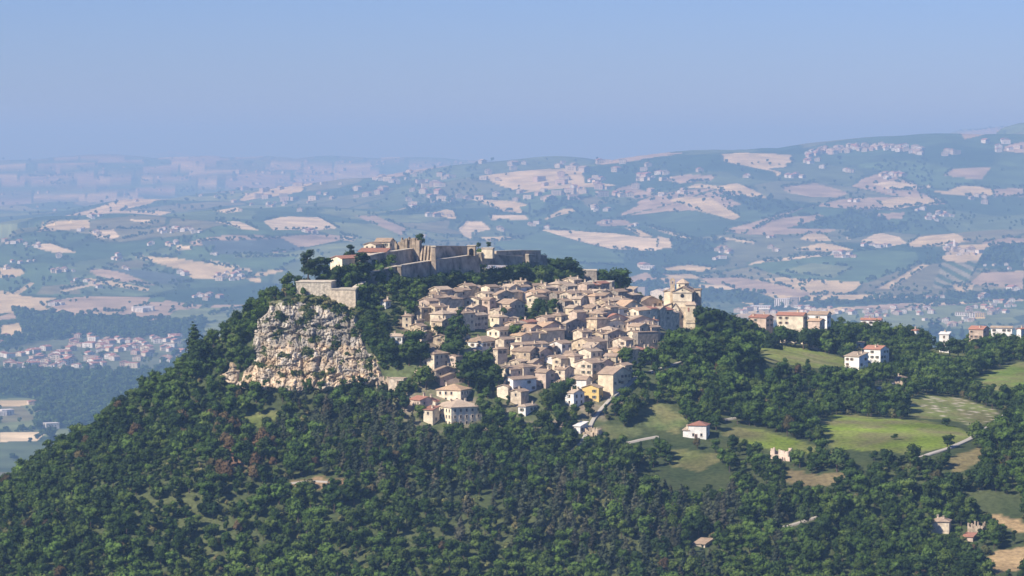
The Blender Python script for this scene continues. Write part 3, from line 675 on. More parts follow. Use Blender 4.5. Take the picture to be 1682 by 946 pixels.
FOOT = []; HOUSES = []; GROUPED = []
HR = random.Random(5)
def house_at(cx, cy, rz, L, R, ze, zg, kind, wk, rk, name='house', win=1.0, maxwin=10, chim=None, town=True, label=None, group=None, cat='house', corner_uv=None):
    """ze eave height, zg ground height at the near corner"""
    c, s = cos(rz), sin(rz)
    zb = min(float(ZT(np.array(cx + c * a * L / 2 - s * b * R / 2), np.array(cy + s * a * L / 2 + c * b * R / 2))) for a in (-1, 1) for b in (-1, 1)) - 1.5
    zb = min(zb, zg - 1)
    root = empty(name, (cx, cy, zg), rz)
    e = ze - zg
    w = wall_mb(L, R, zb - ze, kind).build('wall', WM[wk], root); w.location = (0, 0, e)
    rb, H = roof_mb(L, R, kind); r = rb.build('roof', RM[rk], root); r.location = (0, 0, e)
    if chim is None: chim = HR.choice((0, 1, 1, 2))
    for k in range(chim):
        px_, py_ = HR.uniform(-.35, .35) * L, HR.uniform(-.3, .35) * R
        hz = {'gl': H * (1 - abs(px_) / (L / 2)), 'gr': H * (1 - abs(py_) / (R / 2)), 'shed': H * (py_ / R + .5), 'hip': H * .5, 'flat': .35}[kind]
        put('chimney', CHIM, r, (px_, py_, hz + .3), HR.uniform(-.1, .1), HR.uniform(.8, 1.1))
    nfl = max(1, int((e - .6) / 2.8)); cnt = 0
    wm = HR.choice(WIN)
    for face, Wd in ((0, L), (1, R)):
        n = int((Wd - .8) / HR.uniform(2.4, 3.2))
        for k in range(n):
            t = ((k + .5) / n - .5) * (Wd - .8)
            for fl in range(min(nfl, 5)):
                if cnt >= (maxwin if face else maxwin * .5) or HR.random() > .55 * win: continue
                z = e - 1.5 - fl * 2.8
                if z < 1: continue
                if face == 0: put('window', wm, root, (t, -R / 2, z), 0)
                else: put('window', wm, root, (L / 2, t, z), pi / 2)
                cnt += 1
    if HR.random() < .4 and e > 4 and L > 5: put('door', DOORM, root, (HR.uniform(-.3, .3) * L, -R / 2 - .005, .1), 0)
    tag(root, label, cat, group)
    FOOT.append((cx, cy, rz, L, R))
    uu, vv = PX(cx, cy, ze)
    HOUSES.append(dict(hp=30, o=root, u=float(uu), v=float(vv), L=L, R=R, h=e, kind=kind, wk=wk, rk=rk, town=town, label=label))
    return root

def H(T, e, a=35, win=1.0, d=None, **kw):
    xL, xC, xR, yE, hp, kind, wk, rk = e[:8]
    if len(e) > 8: a = e[8]
    uL, v = T(xL, yE); uC, _ = T(xC, yE); uR, _ = T(xR, yE); _, vb = T(xC, yE + hp)
    if d is None: gx, gy, gz = [float(q[0]) for q in cast([uC], [vb])]
    else: gx, gy, _ = [float(q) for q in W(uC, v, d)]; gz = float(ZT(np.array(gx), np.array(gy)))
    s = F / gy; al = radians(a)
    L = max(3.0, (uC - uL) / s / cos(al)); R = max(4.0, (uR - uC) / s / sin(al)) if a > 0 else 7
    if a < 20: R = min(R, max(L * 1.3, 8))
    R = min(R, 38); L = min(L, 45)
    ze = float(W(uC, v, gy)[2])
    rz = -al
    cx = gx + (cos(rz) * (-L / 2) - sin(rz) * (R / 2)); cy = gy + (sin(rz) * (-L / 2) + cos(rz) * (R / 2))
    r_ = house_at(cx, cy, rz, L, R, ze, gz, kind, wk, rk, win=win, **kw)
    HOUSES[-1]['hp'] = vb - v if d else 30
    return r_

def T3(x, y): return (620 + x / 5.914, 460 + y / 5.914)
def T4(x, y): return (880 + x / 5.257, 440 + y / 5.257)
def T5(x, y): return (620 + x / 6.308, 580 + y / 6.308)
def T6(x, y): return (800 + x / 5.564, 560 + y / 5.564)
def T7(x, y): return (1200 + x / 6.007, 470 + y / 6.007)
def T8(x, y): return (1440 + x / 6.756, 460 + y / 6.756)
def T9(x, y): return (620 + x / 3.823, 360 + y / 3.823)
def T0(x, y): return (x, y)
L3 = [(35,80,128,205,80,'hip','w','n',25), (240,328,350,350,140,'hip','o','n',12), (330,385,450,395,90,'gl','b','n'), (315,420,475,450,110,'gl','t','n'), (312,430,525,525,90,'gr','b','l'),
 (125,240,262,545,90,'gr','w','l',12), (540,655,668,550,110,'gl','t','n',10), (668,725,760,565,70,'gl','w','n'), (705,775,900,553,80,'gr','b','n'),
 (430,552,690,720,170,'hip','c','n',40), (680,762,828,745,110,'gl','p','n'), (612,735,830,185,120,'hip','c','n'), (592,702,830,338,90,'gr','w','l',25), (840,985,1015,190,110,'gl','c','n',16),
 (1015,1090,1150,190,190,'gr','p','n'), (1150,1165,1330,142,170,'gr','b','n',50), (1332,1440,1456,100,90,'shed','w','w',10), (1458,1475,1660,125,90,'gr','p','l',50),
 (838,932,1075,348,130,'gl','b','l'), (840,900,1075,282,80,'gr','p','l',50), (1162,1285,1432,232,160,'gr','b','n',40), (1450,1565,1640,168,110,'gl','c','n',25),
 (1062,1185,1368,492,110,'gl','c','n'), (1370,1482,1612,480,110,'gr','p','o'), (1540,1600,1700,462,120,'gr','p','o'), (825,1018,1215,602,110,'hip','w','n',35), (838,960,1005,690,80,'gl','c','l',30),
 (1242,1322,1660,635,110,'gl','c','n',50), (1125,1168,1262,672,150,'hip','b','n',45), (1302,1482,1562,695,140,'gr','t','n',25), (1292,1392,1450,792,70,'gl','b','l'), (1200,1300,1330,845,60,'gl','w','l',15),
 (1482,1580,1700,700,110,'gr','p','n'), (545,570,780,882,110,'gr','g','n',62), (385,540,562,905,60,'gr','b','l',15), (1480,1560,1640,770,60,'gl','p','n',25)]
L4 = [(0,130,208,195,90,'shed','g','l',40), (205,312,402,225,140,'gl','b','n',25), (310,388,440,268,130,'gr','b','l',25), (430,562,650,218,90,'gr','p','l'), (520,575,650,205,110,'gl','c','l',25),
 (130,202,250,402,80,'gl','b','n',30), (-20,60,250,515,110,'gr','p','o',50), (245,262,442,480,120,'gr','g','l',55), (450,578,620,395,160,'hip','t','n',25), (575,600,800,440,120,'gr','p','r',60), (548,600,800,485,90,'gr','c','l',62),
 (382,485,575,350,90,'gr','b','n'), (592,692,772,272,70,'gr','p','n'), (772,836,882,198,90,'shed','w','l',20), (882,942,968,168,110,'flat','g','n',25), (962,1102,1152,205,110,'gl','c','l',22),
 (1092,1172,1202,185,90,'gl','c','l',25), (820,900,1102,300,90,'gr','p','n',45), (662,762,922,335,90,'gr','c','o',35), (780,888,1002,370,100,'gl','c','o',32), (775,822,862,425,60,'flat','w','l',20),
 (790,800,1050,465,120,'gr','p','n',66), (955,1002,1062,458,80,'hip','p','r',40), (842,882,1062,560,190,'flat','g','n',62), (600,622,792,570,150,'gr','g','n',60), (310,482,622,645,140,'gl','t','n',35), (400,492,602,690,130,'gr','b','l',30),
 (120,226,312,655,110,'gl','w','n',32), (240,326,362,770,90,'gr','w','n',20), (590,692,712,765,90,'shed','o','n',14), (490,520,602,690,90,'gr','g','n',50), (645,762,832,292,80,'gr','b','n'), (80,180,260,780,60,'gl','w','l',30)]
L5 = [(625,650,902,262,80,'gr','p','n',66), (112,270,302,268,110,'flat','b','l',12), (380,482,592,205,60,'gr','b','l',35), (332,442,602,490,150,'gr','p','r',60), (455,600,640,500,120,'gl','c','r',25)]
L6 = [(230,395,482,95,130,'gr','t','n',25), (480,600,642,62,70,'gr','g','n'), (700,788,842,125,80,'gr','w','n',20), (530,622,702,155,70,'gl','w','n',28), (330,452,562,262,100,'gr','b','n'), (155,238,452,355,170,'gl','w','n',48),
 (90,192,232,420,120,'gl','c','n',20), (440,538,622,290,150,'gr','p','n'), (620,712,800,262,150,'gr','b','n',35), (800,962,1082,205,170,'gl','b','n',35), (950,1032,1172,215,110,'gr','p','n',35), (1070,1166,1186,140,80,'shed','o','n',14),
 (1016,1152,1330,305,200,'gr','o','n',32), (1165,1262,1332,225,110,'gl','b','n',30), (755,906,962,355,100,'gr','w','n',20), (868,1022,1062,430,130,'gl','y','n',22), (715,792,892,478,140,'gr','w','l',42), (285,352,462,600,90,'hip','w','l',30),
 (795,852,922,780,70,'shed','w','w',30), (880,962,1062,60,130,'hip','t','n',35), (350,420,520,200,60,'gr','p','l',35), (600,668,720,380,60,'gr','g','n',30)]
def addl(T, lst, **kw):
    for e in lst: H(T, e, **kw)
addl(T3, L3); addl(T4, L4)
log = [h for h in HOUSES][len(L3) + 21]; addl(T5, L5); addl(T6, L6)
def arcade(h):
    R, L, e = h['R'], h['L'], h['h']; o = h['o']
    b = MB(); b.box(L / 2 + .003, L / 2 + 2.4, -R / 2, R / 2, e - 6.6, e - 6.2); b.box(L / 2 + .003, L / 2 + 2.4, -R / 2, R / 2, e - 3.6, e - 3.3); b.build('terrace', WM['w'], o)
    n = max(5, int(R / 2.2))
    for k in range(n):
        y = -R / 2 + .3 + (R - .6) * k / (n - 1); b = MB(); b.box(L / 2 + 2.0, L / 2 + 2.35, y - .18, y + .18, e - 6.2, e - 3.6); b.box(L / 2 + 2.0, L / 2 + 2.35, y - .1, y + .1, e - 3.3, e - .3); b.build('pillar', WM['w'], o)
arcade(log)
# the villa at the foot of the town
H(T5, (570,765,1082,565,215,'hip','c','l',60), win=1.8, maxwin=44, label='large cream villa of four storeys under a wide hipped roof, lowest in the town', name='villa', cat='villa')
H(T5, (610,862,972,385,150,'hip','c','o',24), win=1.4, maxwin=16, label='cream upper block with orange hipped roof rising just behind the large villa', name='villa', cat='villa')
H(T5, (475,572,640,590,160,'shed','c','r',30), label='cream wing of the large villa on its left side, under reddish roof', name='villa', cat='villa')
# infill between the surveyed houses
def clear(cx, cy, r):
    for fx, fy, rz, L, R in FOOT:
        dx, dy = cx - fx, cy - fy; c, s = cos(rz), sin(rz)
        lx, ly = abs(dx * c + dy * s) - L / 2, abs(-dx * s + dy * c) - R / 2
        if max(lx, ly) < r: return False
    return True
k = 0
for t in range(3200):
    u = HR.uniform(640, 1100); v = HR.uniform(485, 705)
    if not inpoly([u], [v], TOWN)[0] or any(inpoly([u], [v], g)[0] for g in TOWNGREEN): continue
    if not inpoly([u],[v], [(700,490),(1000,480),(1062,500),(1065,560),(1040,600),(1035,640),(990,670),(940,675),(840,670),(800,640),(700,620),(660,560)])[0]: continue
    if inpoly([u], [v], [(915, 640), (1020, 640), (1020, 715), (915, 715)])[0]: continue
    gx, gy, gz = [float(q[0]) for q in cast([u], [v])]
    if not clear(gx, gy, 3.9): continue
    rz = -radians(HR.choice((35, 38, 44, 50)) + HR.uniform(-3, 3)); L = HR.uniform(5.5, 8); wk0 = HR.choice('cbbtbpogc'); dx_, dy_ = -sin(rz), cos(rz); yy = 0
    for q in range(HR.choice((1, 2, 3, 4))):      # a short terrace of joined houses stepping along the slope
        R = HR.uniform(5, 8.5); cx, cy = gx + dx_ * (yy + R / 2), gy + dy_ * (yy + R / 2)
        if q and not all(max(abs((cx - f[0]) * cos(f[2]) + (cy - f[1]) * sin(f[2])) - f[3] / 2, abs(-(cx - f[0]) * sin(f[2]) + (cy - f[1]) * cos(f[2])) - f[4] / 2) > 3.1 for f in FOOT[:-1]): break
        z_ = float(ZT(np.array(cx), np.array(cy))); L2 = L * HR.uniform(.88, 1.08)
        house_at(cx, cy, rz, L2, R, max(z_, gz - 2) + HR.uniform(4.5, 7.0), z_, HR.choice(('gl', 'gl', 'gl', 'hip', 'gr')), HR.choice((wk0, wk0, HR.choice('cbbtwpog'))), HR.choice('nnnlllr' if q else 'nnnllo'), maxwin=4, win=.6)
        yy += R + .05; k += 1
    if k > 150: break
print('town houses', len(HOUSES), 'infill', k)
# labels that single each town house out by its row and its place in the row
ORD = 'first second third fourth fifth sixth seventh eighth ninth tenth eleventh twelfth thirteenth fourteenth fifteenth sixteenth seventeenth eighteenth nineteenth twentieth'.split()
def ordw(n):
    if n < 20: return ORD[n]
    t, q = divmod(n + 1, 10)
    return {2: 'twent', 3: 'thirt', 4: 'fort', 5: 'fift', 6: 'sixt'}[t] + ('y-' + ORD[q - 1] if q else 'ieth')
BANDS = [(0, 'topmost row'), (487, 'upper row'), (503, 'second row'), (520, 'third row'), (537, 'middle row'), (554, 'fifth row'), (572, 'sixth row'), (590, 'seventh row'), (612, 'eighth row'), (640, 'lowest row')]
hs = [h for h in HOUSES if h['label'] is None]
for bi, (v0, bn) in enumerate(BANDS):
    v1 = BANDS[bi + 1][0] if bi + 1 < len(BANDS) else 9999
    row = sorted([h for h in hs if v0 <= h['v'] < v1], key=lambda h: h['u'])
    for i, h in enumerate(row):
        sz = 'long' if max(h['L'], h['R']) > 17 else 'tall' if h['h'] > 9.5 else 'small' if max(h['L'], h['R']) < 7.5 else 'plain'
        kn = {'gl': 'gable', 'gr': 'gable', 'hip': 'hipped', 'shed': 'lean-to', 'flat': 'flat'}[h['kind']]
        h['o']['label'] = f"{sz} {WN[h['wk']]} house, {RN[h['rk']]} {kn} roof, {ordw(i)} from left in the {bn}"
        h['o']['group'] = 'houses of the hill town'
for h in HOUSES:
    if h['o'].name.startswith('villa'): h['o']['group'] = 'cream villas'

# buildings outside the town
def HX(T, e, label, cat='house', name='house', **kw): return H(T, e, label=label, cat=cat, name=name, town=False, **kw)
HX(T0, (1131,1160,1167.5,699,23,'hip','w','r',14), 'white three storey house with red hipped roof standing alone on the slope', win=1.2)
HX(T0, (1122,1132,1136,707,12,'shed','w','l',25), 'small white lean-to annex beside the lone white house with red roof', name='annex', cat='annex', win=.5)
HX(T0, (1531,1559,1566,857,20,'hip','b','n',14), 'beige farmhouse with brown hipped roof among trees at lower right', chim=2)
HX(T0, (1389,1411,1428,586,24,'shed','w','l',40), 'white modern block with pale lean-to roof, nearer of the twin blocks')
HX(T0, (1421,1446,1463,574,26,'gr','w','r',35), 'white modern block with orange sloping roof, behind its lower twin', win=1.2)
HX(T0, (1406,1418,1424,563,16,'flat','w','l',25), 'narrow white flat-roofed tower block between the two modern white blocks')
HX(T7, (232,418,432,378,140,'shed','b','w',12), 'beige stone barn with whitish roof at the wood edge right of the church', name='barn', cat='barn')
HX(T7, (190,350,432,312,70,'gr','p','r',35), 'pinkish house with long reddish roof behind the barn', d=1870)
HX(T7, (462,716,768,290,100,'gr','c','r',22), 'cream apartment house with wide red roof and brown right side', d=1870)
HX(T7, (770,952,1006,282,150,'gr','w','n',20), 'white apartment house with flat pinkish-brown roof at the road bend', d=1870)
HX(T7, (770,880,940,345,70,'gr','p','o',30), 'low pinkish house with orange roof in front of the white apartment house', d=1850)
HX(T7, (1290,1480,1505,335,70,'gr','w','r',16), 'low white house with red roof among trees behind the modern blocks', d=1960)
HX(T8, (395,440,492,560,110,'hip','w','r',35), 'small white house with red hipped roof behind pines on the right spur', d=1960)
HX(T8, (700,800,832,602,50,'shed','w','w',20), 'low white shed with whitish roof in the garden on the right spur', name='shed', cat='shed', d=1930)
HX(T8, (1035,1182,1272,548,80,'gr','p','r',30), 'long pinkish house with reddish roof beside the dark pointed trees', d=1960)
HX(T8, (1275,1502,1520,530,70,'gr','w','l',12), 'long low white building with pale roof near the right edge', name='hall', cat='building', d=1975)
HX(T8, (1560,1602,1720,545,80,'gl','w','r',40), 'white gabled house with red roof at the right edge of the photo', d=1960)
HX(T0, (1470,1484,1492,621,10,'hip','t','n',30), 'small tan stone cottage beside the lane below the modern blocks', name='cottage', cat='cottage', win=.4)
HX(T0, (1583,1598,1606,882,8,'shed','p','r',25), 'low rusty roofed shed right of the lower farmhouse', name='shed', cat='shed', win=.2, chim=0)
HX(T0, (1140,1158,1172,894,6,'shed','b','n',30), 'low brown roofed shelter in the wood at the bottom', name='shelter', cat='shelter', win=0, chim=0)
HX(T0, (600,600.1,600.2,600,1,'flat','b','n',25), 'x') if False else None
def ruin(u, v, w, h, label, seed):
    gx, gy, gz = [float(q[0]) for q in cast([u], [v])]
    r = random.Random(seed); b = MB()
    n = 9
    for k, (ax, ay, bx, by) in enumerate(((-w/2, -w*.4, w/2, -w*.4), (w/2, -w*.4, w/2, w*.4), (-w/2, w*.4, w/2, w*.4), (-w/2, -w*.4, -w/2, w*.4))):
        for i in range(n):
            t0, t1 = i / n, (i + 1) / n
            x0, x1 = ax + (bx - ax) * t0, ax + (bx - ax) * t1; y0, y1 = ay + (by - ay) * t0, ay + (by - ay) * t1
            hh = h * r.uniform(.35, 1.0)
            b.box(min(x0, x1) - (.3 if ax == bx else 0), max(x0, x1) + (.3 if ax == bx else 0), min(y0, y1) - (.3 if ay == by else 0), max(y0, y1) + (.3 if ay == by else 0), -3, hh)
    for i in range(14): 
        x, y = r.uniform(-w*.6, w*.6), r.uniform(-w*.6, w*.4); s = r.uniform(.3, .9); b.box(x - s, x + s, y - s, y + s, -1, s * r.uniform(.5, 1.3), tx=s*.3, ty=s*.3)
    o = b.build('ruin', STONE if seed % 2 else WM['p']); o.location = (gx, gy, gz); o.rotation_euler = (0, 0, -.4); tag(o, label, 'ruin')
    FOOT.append((gx, gy, 0, w * 1.2, w * 1.2))
ruin(1284, 752, 8, 4.5, 'roofless pinkish stone ruin in the scrub below the meadow', 2)
ruin(1478, 632, 5, 2.5, 'heap of broken stone walls beside the small tan cottage', 3)
ruin(632, 628, 6, 3, 'low broken stone ruin on the slope left of the town', 5)
ruin(1604, 872, 6, 4, 'pale stone ruin on the dry clearing at far lower right', 7)
ruin(975, 712, 6, 3, 'crumbling stone enclosure beside the lane under the yellow house', 9)

# ------------------------------------------------------------------ church
def church():
    gx, gy, gz = [float(q[0]) for q in cast([1120.5], [549])]
    sc = F / gy / 3.34
    r = empty('church', (gx, gy, float(W(1120.5, 547, gy)[2])), radians(-8)); r.scale = (1 / sc,) * 3
    tag(r, 'cream baroque church with pedimented front and low dome at the right end of the town', 'church')
    c = WM['c']; c2 = WM['o']
    b = MB(); b.prism([(-4.7, -8), (4.7, -8), (4.7, 20.2), (0, 22.4), (-4.7, 20.2)], 0, 22); b.build('nave', c, r)
    b = MB(); b.prism([(-5.6, 20.0), (0, 22.65), (5.6, 20.0), (5.6, 20.35), (0, 23.0), (-5.6, 20.35)], -.5, 22.5); b.build('nave_roof', RM['n'], r)
    b = MB(); b.box(-5.0, 5.0, -.25, -.003, 19.7, 20.15); b.box(-5.0, 5.0, -.2, -.003, 15.4, 15.7); b.build('cornice', SURR, r)
    b = MB(); b.cyl(0, 0, .95, .95, -.03, .12, 16); o = b.build('oculus', GLASS, r); o.rotation_euler = (pi / 2, 0, 0); o.location = (0, -.02, 18.4)
    b = MB(); b.cyl(0, 0, .35, .35, -.03, .1, 10); o = b.build('oculus', GLASS, r); o.rotation_euler = (pi / 2, 0, 0); o.location = (0, -.02, 21.2)
    b = MB(); b.box(2.05, 6.8, -4, 8, -9, 14.0); b.build('tower_block', c2, r)
    b = MB(); b.poly([(1.6, -4.4, 13.9), (7.2, -4.4, 13.9), (7.2, 8.2, 13.9), (1.6, 8.2, 13.9), (1.6, -4.4, 14.25), (7.2, -4.4, 14.25), (5.2, 4, 16.3), (2.6, 4, 16.3), (7.2, 8.2, 14.25), (1.6, 8.2, 14.25)],
        [(0, 3, 2, 1), (0, 1, 5, 4), (1, 2, 8, 5), (2, 3, 9, 8), (3, 0, 4, 9), (4, 5, 6, 7), (5, 8, 6), (8, 9, 7, 6), (9, 4, 7)]); b.build('block_roof', RM['l'], r)
    b = MB(); b.box(-5.1, -1.4, -3, 5, -9, 11.9); b.prism([(-5.1, 11.9), (-1.4, 11.9), (-3.25, 14.4)], -3, 5); b.build('front_bay', c, r)
    b = MB(); b.prism([(-5.6, 11.7), (-3.25, 14.6), (-.9, 11.7), (-.9, 12.0), (-3.25, 14.95), (-5.6, 12.0)], -3.4, 5.4); b.build('bay_roof', RM['l'], r)
    b = MB(); b.box(-1.4, 2.05, -1, 6, -9, 13.0); b.build('link', WM['b'], r)
    b = MB(); b.box(-11, -5.1, -1.5, 9, -9, 12.3); b.poly([(-11, -1.5, 12.3), (-5.1, -1.5, 12.3), (-5.1, 9, 12.3), (-11, 9, 12.3), (-5.1, -1.5, 14.6), (-5.1, 9, 14.6)], [(0, 1, 4), (2, 3, 5), (0, 4, 5, 3)]); b.build('left_wing', c2, r)
    b = MB(); b.poly([(-11.5, -1.9, 12.2), (-5.11, -1.9, 14.75), (-5.11, 9.3, 14.75), (-11.5, 9.3, 12.2), (-11.5, -1.9, 12.5), (-5.11, -1.9, 15.05), (-5.11, 9.3, 15.05), (-11.5, 9.3, 12.5)], [(0, 3, 2, 1), (4, 5, 6, 7), (0, 1, 5, 4), (1, 2, 6, 5), (2, 3, 7, 6), (3, 0, 4, 7)]); b.build('wing_roof', RM['l'], r)
    b = MB(); b.cyl(-.7, 11, 3.2, 3.2, 20.5, 24.2, 8, a0=pi / 8); b.build('drum', c, r)
    b = MB(); b.cyl(-.7, 11, 3.7, .15, 24.2, 26.5, 8, a0=pi / 8); b.build('dome_roof', RM['l'], r)
    b = MB(); b.box(-6.2, -5.5, 3, 3.9, 14, 25.6); b.box(-4.7, -4.0, 3, 3.9, 14, 25.6); b.box(-5.5, -4.7, 3, 3.9, 14, 24.0); b.box(-6.35, -3.85, 2.85, 4.05, 25.6, 26.1); b.prism([(-6.3, 26.1), (-3.9, 26.1), (-5.1, 27.2)], 2.9, 4.0); b.build('bell_gable', WM['t'], r)
    b = MB(); b.cyl(-5.1, 3.45, .34, .2, 24.3, 25.1, 10); b.build('bell', WOODM, r)
    b = MB(); b.box(5.3, 8.4, 8.2, 14, -6, 20.8, tx=.1, ty=.1); b.build('apse_tower', WM['b'], r)
    b = MB(); b.box(5.0, 8.7, 7.9, 14.3, 20.8, 21.5); b.build('tower_cap', RM['n'], r)
    b = MB(); b.box(-10, -4.7, 9.2, 18, 8, 20.0); b.build('transept', c, r)
    b = MB(); b.prism([(-10.5, 19.8), (-4.71, 21.6), (-4.71, 22.0), (-10.5, 20.2)], 8.8, 18.4); b.build('transept_roof', RM['n'], r)
    wm = WIN[0]
    for x, y, z, s in ((-4.0, -3, 10.6, .8), (-2.4, -3, 10.6, .8), (6.6, 8.2, 18.9, 1.0), (-2.2, 8.0, 23.2, .7), (1, 8.4, 23.2, .7), (-8, -1.5, 8, .9), (0.3, -1, 8, 1.2)): put('window', wm, r, (x, y, z), 0, s)
    b = MB(); b.box(-.4, .4, -.12, .05, -1.0, 1.0); o = b.build('red_window', RM['r'], r); o.location = (3.5, -4, 11.8); tag(o, 'rusty red shuttered window')
    b = MB(); b.box(2.3, 6.5, -4.3, -4.003, 5.2, 5.5); b.box(2.6, 5.2, -4.25, -4.003, 6.3, 6.5); b.build('ledge', SURR, r)
    FOOT.append((gx, gy + 9, 0, 20, 26))
church()

# ------------------------------------------------------------------ fortress
BAST = plaster('pale_bastion_stone', (.56, .49, .38), .5, .9)
FORT_G = 'stone walls of the fortress'
def rampart(pts, label, hm=None, th=2.2, batter=.12, mat=None, cope=True, name='rampart', drop=2.0, group=FORT_G):
    """wall along (u, v_top, distance, height in photo pixels); outer face towards us"""
    mat = mat or STONED
    tops = [np.array([float(q) for q in W(u, v, d)]) for u, v, d, h in pts]
    hts = [h / (F / d) + drop for u, v, d, h in pts]
    cen = sum(tops) / len(tops)
    n = len(tops); b = MB(); cpb = MB()
    nor = []
    for i in range(n):
        t = tops[min(i + 1, n - 1)] - tops[max(i - 1, 0)]; t[2] = 0; t /= np.linalg.norm(t); m = np.array([t[1], -t[0], 0]); nor.append(m)
    for i in range(n - 1):
        seg = max(1, int(np.linalg.norm(tops[i + 1] - tops[i]) / 3))
        for k in range(seg):
            a0, a1 = k / seg, (k + 1) / seg
            P0 = tops[i] * (1 - a0) + tops[i + 1] * a0 - cen; P1 = tops[i] * (1 - a1) + tops[i + 1] * a1 - cen
            N0 = nor[i] * (1 - a0) + nor[i + 1] * a0; N1 = nor[i] * (1 - a1) + nor[i + 1] * a1
            h0 = hts[i] * (1 - a0) + hts[i + 1] * a0; h1 = hts[i] * (1 - a1) + hts[i + 1] * a1
            dn = np.array([0, 0, 1.])
            def q(P, N, h, s): return [P - dn * .4, P - dn * h + N * batter * h, P - dn * h - N * th, P - dn * .4 - N * th]
            A = q(P0, N0, h0, 0); B = q(P1, N1, h1, 1)
            f = [(0, 4, 5, 1), (3, 2, 6, 7), (0, 3, 7, 4), (1, 5, 6, 2)]
            if i == 0 and k == 0: f.append((0, 1, 2, 3))
            if i == n - 2 and k == seg - 1: f.append((4, 7, 6, 5))
            b.poly(A + B, f)
            if cope:
                C0 = [P0 + N0 * .35, P0 - N0 * (th + .2), P0 - N0 * (th + .2) - dn * .395, P0 + N0 * .35 - dn * .395]
                C1 = [P1 + N1 * .35, P1 - N1 * (th + .2), P1 - N1 * (th + .2) - dn * .395, P1 + N1 * .35 - dn * .395]
                cpb.poly(C0 + C1, [(0, 1, 5, 4), (1, 2, 6, 5), (2, 3, 7, 6), (3, 0, 4, 7)] + ([(0, 3, 2, 1)] if i == 0 and k == 0 else []) + ([(4, 5, 6, 7)] if i == n - 2 and k == seg - 1 else []))
    root = empty(name, tuple(cen)); tag(root, label, 'rampart', group)
    b.build('wall', mat, root)
    if cope: cpb.build('coping', COPE, root)
    return root
def block(u, v_top, d, w_px, h_px, dep, rz, label, name='bastion', mat=None, tap=.6, roof=None, cope=True, cat=None, drop=3):
    """stone block whose front face is centred at pixel (u, v_top)"""
    s = F / d; w = w_px / s; h = h_px / s + drop
    x, y, z = [float(q) for q in W(u, v_top, d)]
    r = empty(name, (x, y, z), rz); tag(r, label, cat or name)
    b = MB(); b.box(-w / 2 - tap, w / 2 + tap, 0, dep, -h, -.5, tx=tap, ty=0); b.build('wall', mat or STONE, r)
    if cope:
        b = MB(); b.box(-w / 2 - .3, w / 2 + .3, -.3, dep + .1, -.5, 0); b.build('coping', COPE, r)
    FOOT.append((x, y + dep / 2, rz, w, dep))
    return r
block(515, 462, 1594, 58, 18, 16, radians(-6), 'square pale stone bastion on top of the cliff', tap=.3, drop=4, mat=BAST)
block(564, 474, 1590, 40, 18, 14, radians(-8), 'lower stone bastion with white parapet right of the square bastion', tap=.2, drop=6, mat=WM['b'])
rampart([(587, 471, 1596, 22), (600, 462, 1618, 26)], 'short dark side wall running back from the lower bastion', drop=6)
rampart([(598, 449, 1622, 24), (655, 436, 1648, 24), (712, 427, 1690, 24), (786, 417, 1740, 18)], 'long outer fortress wall with a sloping top above the green slope', drop=5)
rampart([(596, 422, 1630, 24), (620, 416, 1645, 24), (690, 406, 1700, 26)], 'upper fortress wall under the red roofed sheds', drop=4)
rampart([(712, 403.5, 1702, 22), (740, 403.5, 1722, 20), (768, 404, 1740, 16)], 'upper fortress wall with straight parapet right of the buttresses', drop=4)
rampart([(790, 414, 1744, 14), (810, 417, 1760, 12), (858, 421, 1790, 9)], 'rear fortress wall stepping down towards the dark trees', drop=2)
rampart([(815, 412, 1790, 12), (858, 410.5, 1800, 12), (888, 411, 1810, 12)], 'pale ruined parapet of the rear bastion', mat=STONE, drop=2.5)
rampart([(868, 417, 1800, 16), (898, 419, 1822, 14)], 'last low stretch of the rear fortress wall', drop=4)
block(655.5, 436, 1645, 6, 24, 3, radians(6), 'narrow lit stone pier on the outer wall, left of the pair', name='pier', tap=.4, drop=3)
block(712, 404, 1684, 6, 44, 4, radians(4), 'tall pale stone pier beside the buttressed wall', name='pier', tap=.35, drop=3)
def buttresses():
    x, y, z = [float(q) for q in W(697, 404, 1690)]; s = F / 1690
    r = empty('buttress_wall', (x, y, z), radians(-12)); tag(r, 'short fortress wall ribbed with sloping stone buttresses', 'rampart', FORT_G)
    b = MB(); b.box(-12 / s, 13 / s, 1.5, 8, -32 / s, 0); b.build('wall', STONED, r)
    for k in range(5):
        b = MB(); x0 = (-12 + 5.6 * k) / s; h = 29 / s
        b.poly([(x0, -2.6, -h), (x0 + .9, -2.6, -h), (x0 + .9, 1.5, -h), (x0, 1.5, -h), (x0, .9, -.3), (x0 + .9, .9, -.3), (x0 + .9, 1.5, .1), (x0, 1.5, .1)], [(0, 3, 2, 1), (4, 5, 6, 7), (0, 1, 5, 4), (1, 2, 6, 5), (2, 3, 7, 6), (3, 0, 4, 7)])
        b.build('buttress', STONE, r)
buttresses()
